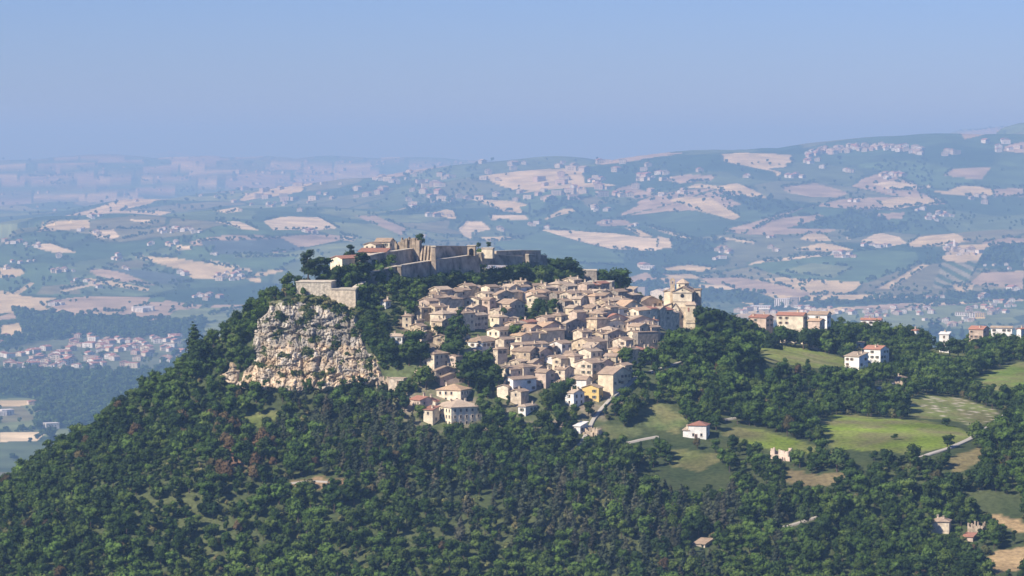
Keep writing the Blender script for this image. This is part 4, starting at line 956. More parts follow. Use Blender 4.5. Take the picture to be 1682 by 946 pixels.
def arch_gate():
    x, y, z = [float(q) for q in W(774, 404, 1728)]; s = F / 1728
    r = empty('gatehouse', (x, y, z), radians(-8)); tag(r, 'pale stone gatehouse with dark round arch at the end of the upper wall', 'gatehouse')
    n = 10; R = 4 / s; w = 6.5 / s; h = 16 / s; zc = -8 / s
    b = MB(); arc = [(R * cos(pi - pi * i / n), zc + R * sin(pi * i / n)) for i in range(n + 1)]
    outer = [(-w, 0)] + [(-w + 2 * w * i / (n - 2 + 2), 0) for i in range(1, n)] + [(w, 0)]
    for yy, fl in ((0, 0), (4, 1)):
        for i in range(n):
            q = [(arc[i][0], yy, arc[i][1]), (arc[i + 1][0], yy, arc[i + 1][1]), (outer[i + 1][0], yy, 0), (outer[i][0], yy, 0)]
            b.poly(q, [(0, 1, 2, 3)])
        for sx in (-1, 1): b.poly([(sx * w, yy, 0), (sx * w, yy, -h), (sx * R, yy, -h), (sx * R, yy, zc)], [(0, 1, 2, 3)])
    for i in range(n): b.poly([(arc[i][0], 0, arc[i][1]), (arc[i + 1][0], 0, arc[i + 1][1]), (arc[i + 1][0], 4, arc[i + 1][1]), (arc[i][0], 4, arc[i][1])], [(0, 1, 2, 3)])
    for sx in (-1, 1):
        b.poly([(sx * R, 0, zc), (sx * R, 0, -h), (sx * R, 4, -h), (sx * R, 4, zc)], [(0, 1, 2, 3)]); b.poly([(sx * w, 0, 0), (sx * w, 0, -h), (sx * w, 4, -h), (sx * w, 4, 0)], [(0, 1, 2, 3)])
    b.poly([(-w, 0, 0), (w, 0, 0), (w, 4, 0), (-w, 4, 0)], [(0, 1, 2, 3)])
    b.build('wall', STONE, r)
    b = MB(); b.box(-R - .1, R + .1, 2.5, 3, -h, zc + R + .1); b.build('gate', WOODM, r)
    b = MB(); b.box(-w - .3, w + .3, -.3, 4.3, .003, .45); b.build('coping', COPE, r)
arch_gate()
block(800, 407, 1745, 18, 8, 6, radians(-10), 'low white walled terrace building right of the gatehouse', name='guardhouse', mat=WM['c'], tap=.05)
block(966, 443, 1830, 27, 38, 10, radians(-4), 'tapering grey stone watchtower among the dark trees above the town', name='watchtower', mat=WM['g'], tap=1.1, drop=4)
block(985, 462, 1800, 40, 14, 10, radians(-10), 'low retaining wall of rubble at the foot of the watchtower', name='retaining_wall', mat=WM['g'], tap=.8, drop=3)
HX(T0, (541,556,570,426,9,'gl','b','r',20), 'small stone gabled house with red roof above the bastion trees', win=.6, chim=0) if False else None
def fort_house(u0, u1, dep_px, ve, d, hp, kind, wk, rk, a, label, win=.6, maxwin=6):
    s = F / d; al = radians(a); L = (u1 - u0) / s / cos(al); R = dep_px
    gx, gy, ze = [float(q) for q in W(u1, ve, d)]
    rz = -al; cx = gx + cos(rz) * (-L / 2) - sin(rz) * (R / 2); cy = gy + sin(rz) * (-L / 2) + cos(rz) * (R / 2)
    return house_at(cx, cy, rz, L, R, ze, ze - hp / s, kind, wk, rk, win=win, maxwin=maxwin, chim=0, town=False, label=label)
fort_house(542, 562, 22, 425, 1630, 9, 'gl', 'c', 'r', 35, 'cream gabled house with red roof between the fortress trees')
fort_house(597, 617, 20, 402, 1668, 14, 'gl', 'c', 'n', 20, 'cream gabled house, highest building of the fortress')
fort_house(588, 634, 7, 414, 1655, 7, 'shed', 'p', 'r', 14, 'long low shed with red roof in front of the highest cream house', win=0)
fort_house(616, 640, 9, 397, 1676, 14, 'gr', 'b', 'n', 14, 'beige stone house with brown roof right of the highest cream house')
def fort_ruin():
    x, y, z = [float(q) for q in W(664, 405, 1690)]; s = F / 1690; r = random.Random(4)
    b = MB()
    for k, (u0, u1, top) in enumerate(((-24, -18, 9), (-18, -12, 6), (-12, -7, 9), (-7, 0, 14), (0, 5, 17), (5, 11, 15), (11, 18, 18), (18, 25, 12))):
        b.box(u0 / s, (u1 - .05) / s, r.uniform(0, 1.5), r.uniform(5, 8), -6, top * .82 / s * r.uniform(.9, 1.05), tx=.12)
        if k % 2: b.box((u0 + 1) / s, (u0 + 3) / s, 1, 4, top * .7 / s, top * .82 / s + 1.0, tx=.1)
    o = b.build('ruin', STONE); o.location = (x, y, z); o.rotation_euler = (0, 0, radians(-10)); tag(o, 'jagged tan stone ruin on top of the fortress beside the round tree', 'ruin')
fort_ruin()

# ------------------------------------------------------------------ cliff
def ridged(x, y, seed): return 1 - np.minimum(1, np.abs(noise(x, y, seed)) * 2.2)
def rock_disp(s, t, seed):
    wx = s + 3.5 * fbm(s / 8, t / 8, seed, 5, .6); wy = t + 2.2 * fbm(s / 7, t / 7, seed + 1, 5, .6)
    a, d1, g1 = voronoi(wx / 9.0, wy / 7.0, seed + 2)
    b_, d2, g2 = voronoi(wx / 2.1, wy / 2.4, seed + 3)
    lay = wy / 8.5 + .5 * noise(wx / 16, wy / 9, 9)
    fr = lay - np.floor(lay)
    step = _hash(np.floor(lay), np.floor(wx / 13), seed)
    big = fbm(s / 15, t / 22, seed + 6, 3)
    pil = ridged(wx / 4.5, wy / 22, seed + 8); pil2 = ridged(wx / 1.8, wy / 9, seed + 10)
    rg = ridged(wx / 3.0, wy / 2.6, seed + 12) * .6 + ridged(wx / 1.3, wy / 1.1, seed + 13) * .4
    crack = 1 - .75 * np.clip((pil - .82) / .18, 0, 1) - .45 * np.clip((pil2 - .8) / .2, 0, 1) - .55 * np.clip((.07 - fr) / .07, 0, 1) - .4 * np.clip((rg - .72) / .28, 0, 1)
    crack = crack - .9 * (np.abs(wy + 89.6 + .8 * noise(s / 5, s / 5, 4)) < .7) - .7 * ((np.abs(wx + 76) < .9) & (t > -97)) - .6 * ((np.abs(wx + 98 + .2 * (t + 100)) < .6) & (t < -88)) - .6 * ((np.abs(wx + 65) < .7) & (t < -90))
    crack = np.clip(crack, .03, 1)
    return 2.4 * (a - .5) + .8 * (b_ - .5) + 1.3 * step + 4.0 * big + 1.1 * (1 - rg) - 2.6 * (1 - crack) + 1.0 * (1 - fr), crack, a, b_, g1, g2
GK = {}
def cliff(poly, name, step, off, label, seed, sharp=3.0):
    P = np.array(poly, float)
    u = np.arange(P[:, 0].min() - 4, P[:, 0].max() + 4, step); v = np.arange(P[:, 1].max() + 4, P[:, 1].min() - 4, -step)
    U, V = np.meshgrid(u, v)
    x, y, z = cast(U.ravel(), V.ravel()); X = x.reshape(U.shape); Y = y.reshape(U.shape); Z = z.reshape(U.shape)
    # signed distance to the outline, in pixels
    D = np.full(U.shape, 1e9); n = len(P)
    for i in range(n):
        a, b = P[i], P[(i + 1) % n]; e = b - a; L2 = (e ** 2).sum()
        t = np.clip(((U - a[0]) * e[0] + (V - a[1]) * e[1]) / L2, 0, 1)
        D = np.minimum(D, np.hypot(U - a[0] - t * e[0], V - a[1] - t * e[1]))
    ins = inpoly(U, V, P); D = np.where(ins, D, -D)
    S = X; T = Z
    disp, crack, ca, cb, g1, g2 = rock_disp(S, T, seed)
    # ledges with scrub: a few recessed bands
    m = np.clip((D + 2 + 8 * noise(S / 5, T / 5, 3)) / sharp, -.6, 1)
    o = (off + np.clip(disp, -2.5, 8)) * m
    o = np.where(D < -3, -2.5, o)
    dirn = np.array([-.25, -.93, .25])
    Vv = np.stack([X + dirn[0] * o, Y + dirn[1] * o, Z + dirn[2] * o], -1)
    q = grid_quads(*U.shape); yq = Vv.reshape(-1, 3)[:, 1][q]; dq = D.reshape(-1)[q]
    q = q[(yq.max(1) - yq.min(1) < 14) & (dq.max(1) > -5) & ~np.isnan(yq).any(1)]
    Vf = np.nan_to_num(Vv.reshape(-1, 3)); used = np.unique(q); remap = np.zeros(len(Vf), int); remap[used] = np.arange(len(used))
    me = np_mesh(name, Vf[used], remap[q], smooth=False)
    w = fbm(S / 9, T / 5, seed + 20, 4); lo = sstep(-86, -112, T)
    base = np.array((.47, .42, .34)) * np.ones(U.shape + (3,))
    warm = np.array((.66, .48, .29)); k = np.clip(lo * .75 + w * 1.2 - .15, 0, 1)[..., None]
    C = base * (1 - k) + warm * k
    C *= (.75 + .4 * cb)[..., None] * (.8 + .35 * ca)[..., None]
    C *= (.62 + .38 * crack)[..., None]
    st = np.clip(.5 + 2.4 * fbm(S / 2.5, T / 16, seed + 40, 4), 0, 1)[..., None]; C = C * (.72 + .4 * st)
    gk = np.clip(5 * fbm(S / 7, T / 4, seed + 30, 4) - .7 + 1.0 * sstep(-98, -78, T), 0, .9)[..., None]; GK[name] = (X, Y, Z, gk[..., 0], D)
    C = C * (1 - gk) + np.array((.13, .14, .06)) * gk
    at = me.color_attributes.new('Col', 'FLOAT_COLOR', 'POINT'); buf = np.ones((len(used), 4), np.float32); buf[:, :3] = np.clip(C, .02, .85).reshape(-1, 3)[used]; at.data.foreach_set('color', buf.ravel())
    me.materials.append(land_material(name + '_rock', .9))
    ob = bpy.data.objects.new(name, me); COL.objects.link(ob); tag(ob, kind='structure')
    return Vv, D, C
CL = cliff(CLIFF, 'cliff', .62, 2.0, '', 5)
cliff([(792,436),(815,430),(838,440),(846,462),(830,470),(812,474),(800,462)], 'rock_outcrop', .8, 1.0, '', 8)
cliff([(366,618),(380,598),(392,600),(390,630),(372,628)], 'rock_ledge', .8, .5, '', 12)
# ------------------------------------------------------------------ vegetation
def leaf_mat(name, c1, c2, c3, sc=.012):
    N = NT(name, .75); N.b.inputs['Specular IOR Level'].default_value = .05
    p = N.pos(); big = N.noise(sc, 4, p); mid = N.noise(.35, 3, p)
    c = N.mix(N.ramp(big, [(.35, 0.), (.65, 1.)]), c1, c2)
    r = N.rnd()
    c = N.mix(N.ramp(r, [(.55, 0.), (1.0, .8)]), c, c3)
    v = N.n('ShaderNodeMapRange'); v.inputs['To Min'].default_value = .68; v.inputs['To Max'].default_value = 1.4
    q = N.n('ShaderNodeMath', operation='FRACT'); q2 = N.n('ShaderNodeMath', operation='MULTIPLY'); q2.inputs[1].default_value = 37.7
    N.l(r, q2.inputs[0]); N.l(q2.outputs[0], q.inputs[0]); N.l(q.outputs[0], v.inputs['Value'])
    c = N.mix(1.0, c, v.outputs[0], 'MULTIPLY')
    c = N.mix(1.0, c, N.ramp(mid, [(.3, .75), (.7, 1.3)]), 'MULTIPLY')
    N.out(c); return N.m
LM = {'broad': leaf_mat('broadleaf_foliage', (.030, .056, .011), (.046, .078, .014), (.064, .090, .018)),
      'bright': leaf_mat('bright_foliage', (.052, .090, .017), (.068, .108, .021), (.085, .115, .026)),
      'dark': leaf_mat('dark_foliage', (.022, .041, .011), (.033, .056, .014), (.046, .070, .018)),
      'pine': leaf_mat('pine_foliage', (.038, .052, .028), (.055, .066, .036), (.080, .068, .045)),
      'scrub': leaf_mat('scrub_foliage', (.09, .11, .035), (.13, .13, .05), (.16, .13, .06)),
      'rust': leaf_mat('rusty_foliage', (.11, .07, .035), (.09, .07, .03), (.08, .08, .03))}
BARK = NT('bark', .95); BARK.out((.10, .075, .055)); BARK = BARK.m

def crown_np(kind, seed, nleaf=520, leaf=.85):
    """leaf clumps through a crown of about 8 m height and 8 m width, with darkly gapped lobes"""
    r = np.random.default_rng(seed)
    lobes = []
    if kind == 'broad':
        for k in range(13):
            a = r.uniform(0, 2 * pi); q = r.uniform(.0, 2.7); z = r.uniform(2.8, 7.0)
            q *= 1 - .35 * abs(z - 4.4) / 3
            lobes.append((q * cos(a), q * sin(a), z, r.uniform(1.2, 2.1)))
    elif kind == 'tall':
        for k in range(13):
            a = r.uniform(0, 2 * pi); z = r.uniform(2.2, 10.5); q = r.uniform(.2, 1.9) * (1 - .4 * abs(z - 5.5) / 5)
            lobes.append((q * cos(a), q * sin(a), z, r.uniform(1.0, 1.7)))
    elif kind == 'pine':
        for k in range(16):
            z = 1.8 + 8.2 * k / 15; R = 2.5 * (1 - (z - 1.5) / 9.6) + .25
            a = r.uniform(0, 2 * pi)
            lobes.append((R * .5 * cos(a), R * .5 * sin(a), z, R * .75 + .15))
    elif kind == 'cypress':
        for k in range(14):
            z = .8 + 9.4 * k / 13; R = 1.15 * sin(pi * min(.97, (z + 1.2) / 12)) ** .8
            lobes.append((r.uniform(-.15, .15), r.uniform(-.15, .15), z, max(.25, R)))
    else:  # shrub
        for k in range(7):
            a = r.uniform(0, 2 * pi); q = r.uniform(0, 1.2); lobes.append((q * cos(a), q * sin(a), r.uniform(.6, 1.8), r.uniform(.7, 1.1)))
    L = np.array(lobes); w = L[:, 3] ** 2; w /= w.sum()
    k = r.choice(len(L), nleaf, p=w)
    d = r.normal(size=(nleaf, 3)); d[:, 2] = d[:, 2] * .9 + .25; d /= np.linalg.norm(d, axis=1)[:, None]
    rad = L[k, 3] * r.uniform(.72, 1.08, nleaf)
    P = L[k, :3] + d * rad[:, None] * np.array([1, 1, .85])
    nrm = d + r.normal(size=(nleaf, 3)) * .45; nrm /= np.linalg.norm(nrm, axis=1)[:, None]
    t = np.cross(nrm, r.normal(size=(nleaf, 3))); t /= np.linalg.norm(t, axis=1)[:, None]; b = np.cross(nrm, t)
    s = leaf * r.uniform(.5, 1.15, nleaf)[:, None] * .5
    s2 = s * r.uniform(.5, .9, nleaf)[:, None]
    V = np.stack([P - t * s - b * s2 * .3, P - b * s2 + nrm * s * .25, P + t * s + b * s2 * .2, P + b * s2 - nrm * s * .1], 1).reshape(-1, 3)
    Q = np.arange(nleaf * 4).reshape(-1, 4)
    # inner masses
    bm = bmesh.new(); vs = []; fs = []; off = len(V)
    for x, y, z, R in lobes:
        bm = bmesh.new(); bmesh.ops.create_icosphere(bm, subdivisions=1, radius=R * .74)
        bm.verts.ensure_lookup_table()
        vs += [(x + v.co.x * (1 + .15 * r.normal()), y + v.co.y, z + v.co.z * .85) for v in bm.verts]
        fs += [tuple(off + v.index for v in f.verts) for f in bm.faces]; off += len(bm.verts); bm.free()
    return np.vstack([V, vs]), Q, np.array(fs)
def trunk_np(h, r0):
    n = 6; V = []; Q = []
    secs = [(0, 0, -.8, r0 * 1.3), (0, 0, .4, r0), (.1, .05, h * .5, r0 * .75), (.05, .15, h, r0 * .35)]
    for x, y, z, R in secs: V += [(x + R * cos(2 * pi * i / n), y + R * sin(2 * pi * i / n), z) for i in range(n)]
    for s in range(len(secs) - 1): Q += [(s * n + i, s * n + (i + 1) % n, (s + 1) * n + (i + 1) % n, (s + 1) * n + i) for i in range(n)]
    def limb(x, y, z, x2, y2, z2, R):
        b = len(V)
        for (a, c, e, rr) in ((x, y, z, R), (x2, y2, z2, R * .4)): V.extend([(a + rr * cos(2 * pi * i / 4), c + rr * sin(2 * pi * i / 4), e) for i in range(4)])
        Q.extend([(b + i, b + (i + 1) % 4, b + 4 + (i + 1) % 4, b + 4 + i) for i in range(4)])
    for k in range(4):
        a = k * 1.7 + .4; limb(.05, .05, h * (.4 + .1 * k), 1.6 * cos(a), 1.6 * sin(a), h * (.7 + .08 * k), r0 * .4)
    return np.array(V), np.array(Q)
VAR = {'broad': 3, 'tall': 2, 'pine': 2, 'cypress': 1, 'shrub': 2}
CROWN = {}; TRUNK = {}
for kd, nv in VAR.items():
    for i in range(nv):
        V, Q, T_ = crown_np(kd, 100 + i * 7 + len(kd), {'shrub': 200, 'cypress': 420, 'broad': 560, 'tall': 560, 'pine': 480}[kd], {'shrub': .6, 'cypress': .6, 'pine': .75}.get(kd, .85))
        CROWN[kd, i] = (V, Q, T_)
    TRUNK[kd] = trunk_np({'shrub': 1.0, 'cypress': 7, 'broad': 5.5, 'tall': 8, 'pine': 9}[kd], {'shrub': .08, 'cypress': .16}.get(kd, .22))
_cm = {}
def crown_mesh(kd, i, mat):
    k = (kd, i, mat)
    if k not in _cm:
        me = np_mesh('crown', *CROWN[kd, i]); me.materials.append(LM[mat]); _cm[k] = me
    return _cm[k]
_tm = {}
def trunk_mesh(kd):
    if kd not in _tm:
        me = np_mesh('trunk', *TRUNK[kd]); me.materials.append(BARK); _tm[kd] = me
    return _tm[kd]
TR = random.Random(3)
def tree(x, y, z, kd, mat, sc, name, label, group=None, cat='tree', wide=1.0):
    r = empty(name, (x, y, z), TR.uniform(0, 6.28)); r.scale = (sc * wide, sc * wide, sc)
    put('crown', crown_mesh(kd, TR.randrange(VAR[kd]), mat), r, (0, 0, 0)); put('trunk', trunk_mesh(kd), r, (0, 0, 0))
    tag(r, label, cat, group); return r
# full stuff prototype (crown and trunk in one mesh), used only by the scattered woods
def proto(kd, i, mat):
    V, Q, T_ = CROWN[kd, i]; TV, TQ = TRUNK[kd]
    me = np_mesh('wood_tree', np.vstack([V, TV]), np.vstack([Q, TQ + len(V)]), T_)
    me.materials.append(LM[mat]); me.materials.append(BARK)
    mi = np.zeros(len(me.polygons), np.int32); mi[len(Q):len(Q) + len(TQ)] = 1; me.polygons.foreach_set('material_index', mi)
    return bpy.data.objects.new('wood_tree', me)
def scatter(name, pts, sc, idx, protos, label, cat):
    """one object: instances of the prototypes on the points"""
    n = len(pts)
    me = bpy.data.meshes.new(name); me.vertices.add(n); me.vertices.foreach_set('co', np.asarray(pts, np.float32).ravel())
    a = me.attributes.new('sc', 'FLOAT', 'POINT'); a.data.foreach_set('value', np.asarray(sc, np.float32))
    a = me.attributes.new('idx', 'INT', 'POINT'); a.data.foreach_set('value', np.asarray(idx, np.int32))
    a = me.attributes.new('rz', 'FLOAT', 'POINT'); a.data.foreach_set('value', np.asarray(RNG.uniform(0, 6.28, n), np.float32))
    o = bpy.data.objects.new(name, me); COL.objects.link(o); tag(o, label, None, None, 'stuff')
    ng = bpy.data.node_groups.new(name, 'GeometryNodeTree')
    ng.interface.new_socket('Geometry', in_out='INPUT', socket_type='NodeSocketGeometry'); ng.interface.new_socket('Geometry', in_out='OUTPUT', socket_type='NodeSocketGeometry')
    gi = ng.nodes.new('NodeGroupInput'); go = ng.nodes.new('NodeGroupOutput'); jn = ng.nodes.new('GeometryNodeJoinGeometry')
    def attr(nm, ty):
        q = ng.nodes.new('GeometryNodeInputNamedAttribute'); q.data_type = ty; q.inputs['Name'].default_value = nm; return q.outputs['Attribute']
    s_, i_, r_ = attr('sc', 'FLOAT'), attr('idx', 'INT'), attr('rz', 'FLOAT')
    cx = ng.nodes.new('ShaderNodeCombineXYZ'); ng.links.new(r_, cx.inputs['Z'])
    for k, p in enumerate(protos):
        oi = ng.nodes.new('GeometryNodeObjectInfo'); oi.inputs['Object'].default_value = p; oi.inputs['As Instance'].default_value = True
        cmp_ = ng.nodes.new('FunctionNodeCompare'); cmp_.data_type = 'INT'; cmp_.operation = 'EQUAL'; ng.links.new(i_, cmp_.inputs[2]); cmp_.inputs[3].default_value = k
        ip = ng.nodes.new('GeometryNodeInstanceOnPoints')
        ng.links.new(gi.outputs[0], ip.inputs['Points']); ng.links.new(cmp_.outputs[0], ip.inputs['Selection']); ng.links.new(oi.outputs['Geometry'], ip.inputs['Instance'])
        ng.links.new(cx.outputs[0], ip.inputs['Rotation']); ng.links.new(s_, ip.inputs['Scale'])
        ng.links.new(ip.outputs[0], jn.inputs[0])
    ng.links.new(jn.outputs[0], go.inputs[0])
    md = o.modifiers.new('scatter', 'NODES'); md.node_group = ng
    return o

# ---- where trees cannot stand
ROADS = [  # (points u, v), width m, label
 ([(1512,752),(1530,745),(1560,736),(1592,722),(1618,706),(1634,695),(1650,683),(1662,674)], 3.6, 'road'),
 ([(1268,871),(1300,863),(1325,855),(1348,848)], 3, 'road'), ([(1030,728),(1055,722),(1082,717)], 3, 'road'),
 ([(938,742),(955,728),(966,708),(974,690),(988,672),(1004,655),(1024,638),(1046,620)], 2.4, 'road'),
 ([(1188,690),(1202,688),(1216,685)], 3, 'road'), ([(1262,676),(1290,671),(1318,664),(1345,658)], 3, 'road'),
 ([(1066,612),(1090,604),(1112,597),(1142,588)], 2.4, 'road'), ([(470,795),(510,790),(540,792)], 1.6, 'road'),
 ([(1440,640),(1454,634),(1470,629)], 3, 'road'), ([(1256,738),(1230,722)], 2, 'x')][:9]
CLEARINGS = [(p, 0) for c, p in NEARF]
def occupied(x, y, z, hgt, r):
    """ground point or mid crown falls on something the photo shows bare"""
    u, v = PX(x, y, z); u2, v2 = PX(x, y, z + hgt * .6)
    bad = np.zeros(x.shape, bool)
    for c, p in NEARF:
        m = inpoly(u, v, p) | inpoly(u2, v2, p)
        if max(q[0] for q in p) < 700: m &= fbm(x / 9, y / 9, 333, 2) > -.02
        else: m &= fbm(x / 11, y / 11, 335, 2) > -.75
        bad |= m
    for p in [CLIFF, [(946,444),(984,444),(990,476),(944,476)], [(792,436),(815,430),(838,440),(846,462),(812,474)], [(366,618),(380,598),(392,600),(390,630),(372,628)]]:
        bad |= inpoly(u, v, p) | inpoly(u2, v2, p)
    for pts, w, nm in ROADS:
        for (a, b), (c, d) in zip(pts[:-1], pts[1:]):
            for uu, vv in ((u, v), (u2, v2)):
                t = np.clip(((uu - a) * (c - a) + (vv - b) * (d - b)) / ((c - a) ** 2 + (d - b) ** 2), 0, 1)
                bad |= np.hypot(uu - a - t * (c - a), (vv - b - t * (d - b)) * 1.0) < 6
    return bad
def near_house(x, y, r):
    bad = np.zeros(x.shape, bool)
    for fx, fy, rz, L, R in FOOT:
        dx, dy = x - fx, y - fy; c, s = cos(rz), sin(rz)
        bad |= np.maximum(np.abs(dx * c + dy * s) - L / 2, np.abs(-dx * s + dy * c) - R / 2) < r
    return bad
def shades_view(x, y, z, hgt):
    """the crown would stand in front of a house outside the town"""
    u, v = PX(x, y, z + hgt * .75); bad = np.zeros(x.shape, bool)
    for h in HOUSES:
        du = (h['L'] + h['R'] * .5) * F / 1600 / 2 + 5
        o = h['o']; hv = PX(o.location.x, o.location.y, o.location.z)[1]
        if o.location.y > 2400: continue
        bad |= (np.abs(u - h['u']) < du) & (v > h['v'] - 4) & (v < min(hv - 1, h['v'] + h['hp'])) & (y < o.location.y + 3)
    return bad

# ---- the woods on the near hill
sp = 4.75
gx, gy = np.meshgrid(np.arange(-640, 900, sp), np.arange(1180, 2300, sp))
gx = gx + RNG.uniform(-.48, .48, gx.shape) * sp; gy = gy + RNG.uniform(-.48, .48, gy.shape) * sp
gx = gx.ravel(); gy = gy.ravel(); gz = ZT(gx, gy)
u, v = PX(gx, gy, gz)
keep = (v < 1010) & (u > -700) & (u < 2900) & (gz > -262)
TOWNIN = [(690,500),(715,488),(800,478),(1000,480),(1148,490),(1150,560),(1085,585),(1040,622),(1010,668),(975,700),(930,702),(800,705),(700,705),(668,680),(650,610),(655,540)]
intown = inpoly(u, v, TOWNIN)
green = np.zeros(u.shape, bool)
for p in TOWNGREEN: green |= inpoly(u, v, p)
keep &= ~(intown & ~green & (RNG.random(u.shape) > np.where((u < 745) | (v > 655), .6, .2)))
keep &= ~((intown | green) & near_house(gx, gy, 2.2)) & ~near_house(gx, gy, 1.5)
fortbox = inpoly(u, v, [(588,400),(640,382),(900,400),(905,420),(786,440),(655,456),(600,463)])
keep &= ~fortbox
dens = fbm(gx / 45, gy / 45, 201, 3)
openish = inpoly(u, v, [(1040,640),(1340,740),(1340,840),(1040,800)]) | inpoly(u, v, [(1240,740),(1682,760),(1682,900),(1300,860)])
keep &= ~(openish & (dens < -.12))
gx, gy, gz, u, v = [a[keep] for a in (gx, gy, gz, u, v)]
n = len(gx)
reg = fbm(gx / 70, gy / 70, 211, 3); rr = RNG.random(n); r2 = RNG.random(n)
pinez = inpoly(u, v, [(440,640),(660,640),(700,720),(760,760),(980,770),(1180,800),(1320,850),(1280,960),(820,960),(700,840),(560,790),(420,780)])
idx = np.zeros(n, int)          # 0-2 broad, 3-4 tall broad, 5 bright, 6 dark, 7-8 pine, 9 shrub, 10 rust
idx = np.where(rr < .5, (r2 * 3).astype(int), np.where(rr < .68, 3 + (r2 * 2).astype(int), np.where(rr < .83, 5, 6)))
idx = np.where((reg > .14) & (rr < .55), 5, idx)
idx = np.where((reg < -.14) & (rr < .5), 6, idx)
idx = np.where(pinez & (rr < .62) & (reg < .16), 7 + (r2 > .5), idx)
idx = np.where(rr > .992, 10, idx)
idx = np.where((r2 > .86) & (idx != 10), 9, idx)
idx = np.where(inpoly(u, v, [(340,700),(450,700),(460,790),(360,800)]) & (rr < .3), 10, idx)
sc = (.6 + .72 * RNG.random(n) ** 1.7) * (1 + .35 * fbm(gx / 60, gy / 60, 221, 2))
sc = np.where(idx == 9, sc * 1.5, sc); sc = np.where((idx == 3) | (idx == 4), sc * .85, sc); sc = np.where((idx == 7) | (idx == 8), sc * .85, sc)
small = inpoly(u, v, [(600,455),(800,440),(800,500),(600,620)]) | inpoly(u, v, TOWNIN) | inpoly(u, v, [(1050,740),(1250,740),(1320,830),(1060,830)])
sc = np.where(small, sc * .8, sc)
sc = np.where((u > 130) & (u < 430) & (v < np.interp(u, [130, 203, 297, 379, 430], [745, 700, 640, 575, 535])), sc * .8, sc)
hgt = 8 * sc
bad = occupied(gx, gy, gz, hgt, 4)
iso = shades_view(gx, gy, gz, hgt)
k = ~bad & ~iso
gx, gy, gz, u, v, idx, sc = [a[k] for a in (gx, gy, gz, u, v, idx, sc)]
ex = []
for poly, cnt in (([(588,505),(590,535),(596,556),(608,578),(626,604),(640,616),(652,618),(645,570),(620,510)], 100), ([(584,520),(594,552),(606,574),(630,608),(640,612),(625,575),(606,535),(592,515)], 60), ([(392,596),(414,574),(420,590),(405,612),(392,618)], 14), ([(395,575),(420,545),(440,512),(452,500),(430,500),(400,540),(384,590)], 60), ([(620,620),(680,628),(690,660),(660,668),(625,640)], 22), ([(380,640),(640,638),(640,652),(380,655)], 70)):
    us_ = RNG.uniform(min(q[0] for q in poly), max(q[0] for q in poly), 4 * cnt); vs_ = RNG.uniform(min(q[1] for q in poly), max(q[1] for q in poly), 4 * cnt)
    m_ = inpoly(us_, vs_, poly); us_, vs_ = us_[m_][:cnt], vs_[m_][:cnt]; a_, b_, c_ = cast(us_, vs_); hz = near_house(a_, b_, 1.5)
    ex.append(np.stack([a_, b_, c_, us_, vs_], 0)[:, ~hz])
ex = np.concatenate(ex, 1)
gx, gy, gz, u, v = [np.concatenate([p_, q_]) for p_, q_ in zip((gx, gy, gz, u, v), ex)]
ne = ex.shape[1]; idx = np.concatenate([idx, RNG.choice([0, 1, 2, 6, 9, 9], ne)]); sc = np.concatenate([sc, RNG.uniform(.4, .75, ne)])
print('woods', len(gx))
KIND = [('broad', 0, 'broad'), ('broad', 1, 'broad'), ('broad', 2, 'broad'), ('tall', 0, 'broad'), ('tall', 1, 'dark'), ('broad', 1, 'bright'), ('broad', 2, 'dark'), ('pine', 0, 'pine'), ('pine', 1, 'pine'), ('shrub', 0, 'scrub'), ('broad', 0, 'rust')]
PROTO = [proto(*q) for q in KIND]
# the 300 trees of the woods that show largest stand as things of their own
size = sc * F / gy * np.where(idx == 9, .3, 1); size = np.where((u > 5) & (u < 1677) & (v < 955) & (v > 600), size, 0)
big = np.argsort(-size)[:150]
isbig = np.zeros(len(gx), bool); isbig[big] = True
WORD = {'broad': 'mid green round-crowned', 'dark': 'dark green', 'bright': 'bright green round-crowned', 'pine': 'grey-green conical', 'rust': 'rusty brown', 'scrub': 'olive green shrubby'}
for i in big:
    kd, vi, mt = KIND[idx[i]]
    nm = {'pine': 'pine_tree'}.get(kd, 'broadleaf_tree')
    zone = 'left' if u[i] < 560 else 'middle' if u[i] < 1120 else 'right'
    tree(gx[i], gy[i], gz[i], kd, mt, sc[i], nm, f"{WORD[mt]} tree crowded into the wood on the {zone} part of the hill slope", f"{WORD[mt]} trees of the wood, {zone}")
m = ~isbig
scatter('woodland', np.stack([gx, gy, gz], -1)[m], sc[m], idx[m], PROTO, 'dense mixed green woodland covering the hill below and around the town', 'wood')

# ---- trees one can point at
def T(u, v, hpx, kd, mat, label, name=None, wide=1.0, d=None, group=None):
    """v = foot of the tree, hpx = its height in photo pixels"""
    if d is None:
        x, y, z = [float(q[0]) for q in cast([u], [v])]
    else: x, y, z = [float(q) for q in W(u, v, d)]
    base = {'broad': 8.6, 'tall': 11.8, 'pine': 10.6, 'cypress': 10.8, 'shrub': 2.7}[kd]
    tree(x, y, z, kd, mat, hpx / (F / y) / base, name or {'pine': 'pine_tree', 'cypress': 'cypress_tree', 'shrub': 'shrub'}.get(kd, 'broadleaf_tree'), label, group, 'shrub' if kd == 'shrub' else 'tree', wide)
def TT(u, vtop, d, kd, mat, label, wide=1.0, cap=16):
    x, y, _ = [float(q) for q in W(u, vtop, d)]; zt = float(W(u, vtop, d)[2]); z = float(ZT(np.array(x), np.array(y)))
    base = {'broad': 8.6, 'tall': 11.8, 'pine': 10.6, 'cypress': 10.8, 'shrub': 2.7}[kd]
    tree(x, y, z, kd, mat, min(cap, max(3, zt - z)) / base, {'pine': 'pine_tree', 'cypress': 'cypress_tree'}.get(kd, 'broadleaf_tree'), label, None, 'tree', wide)
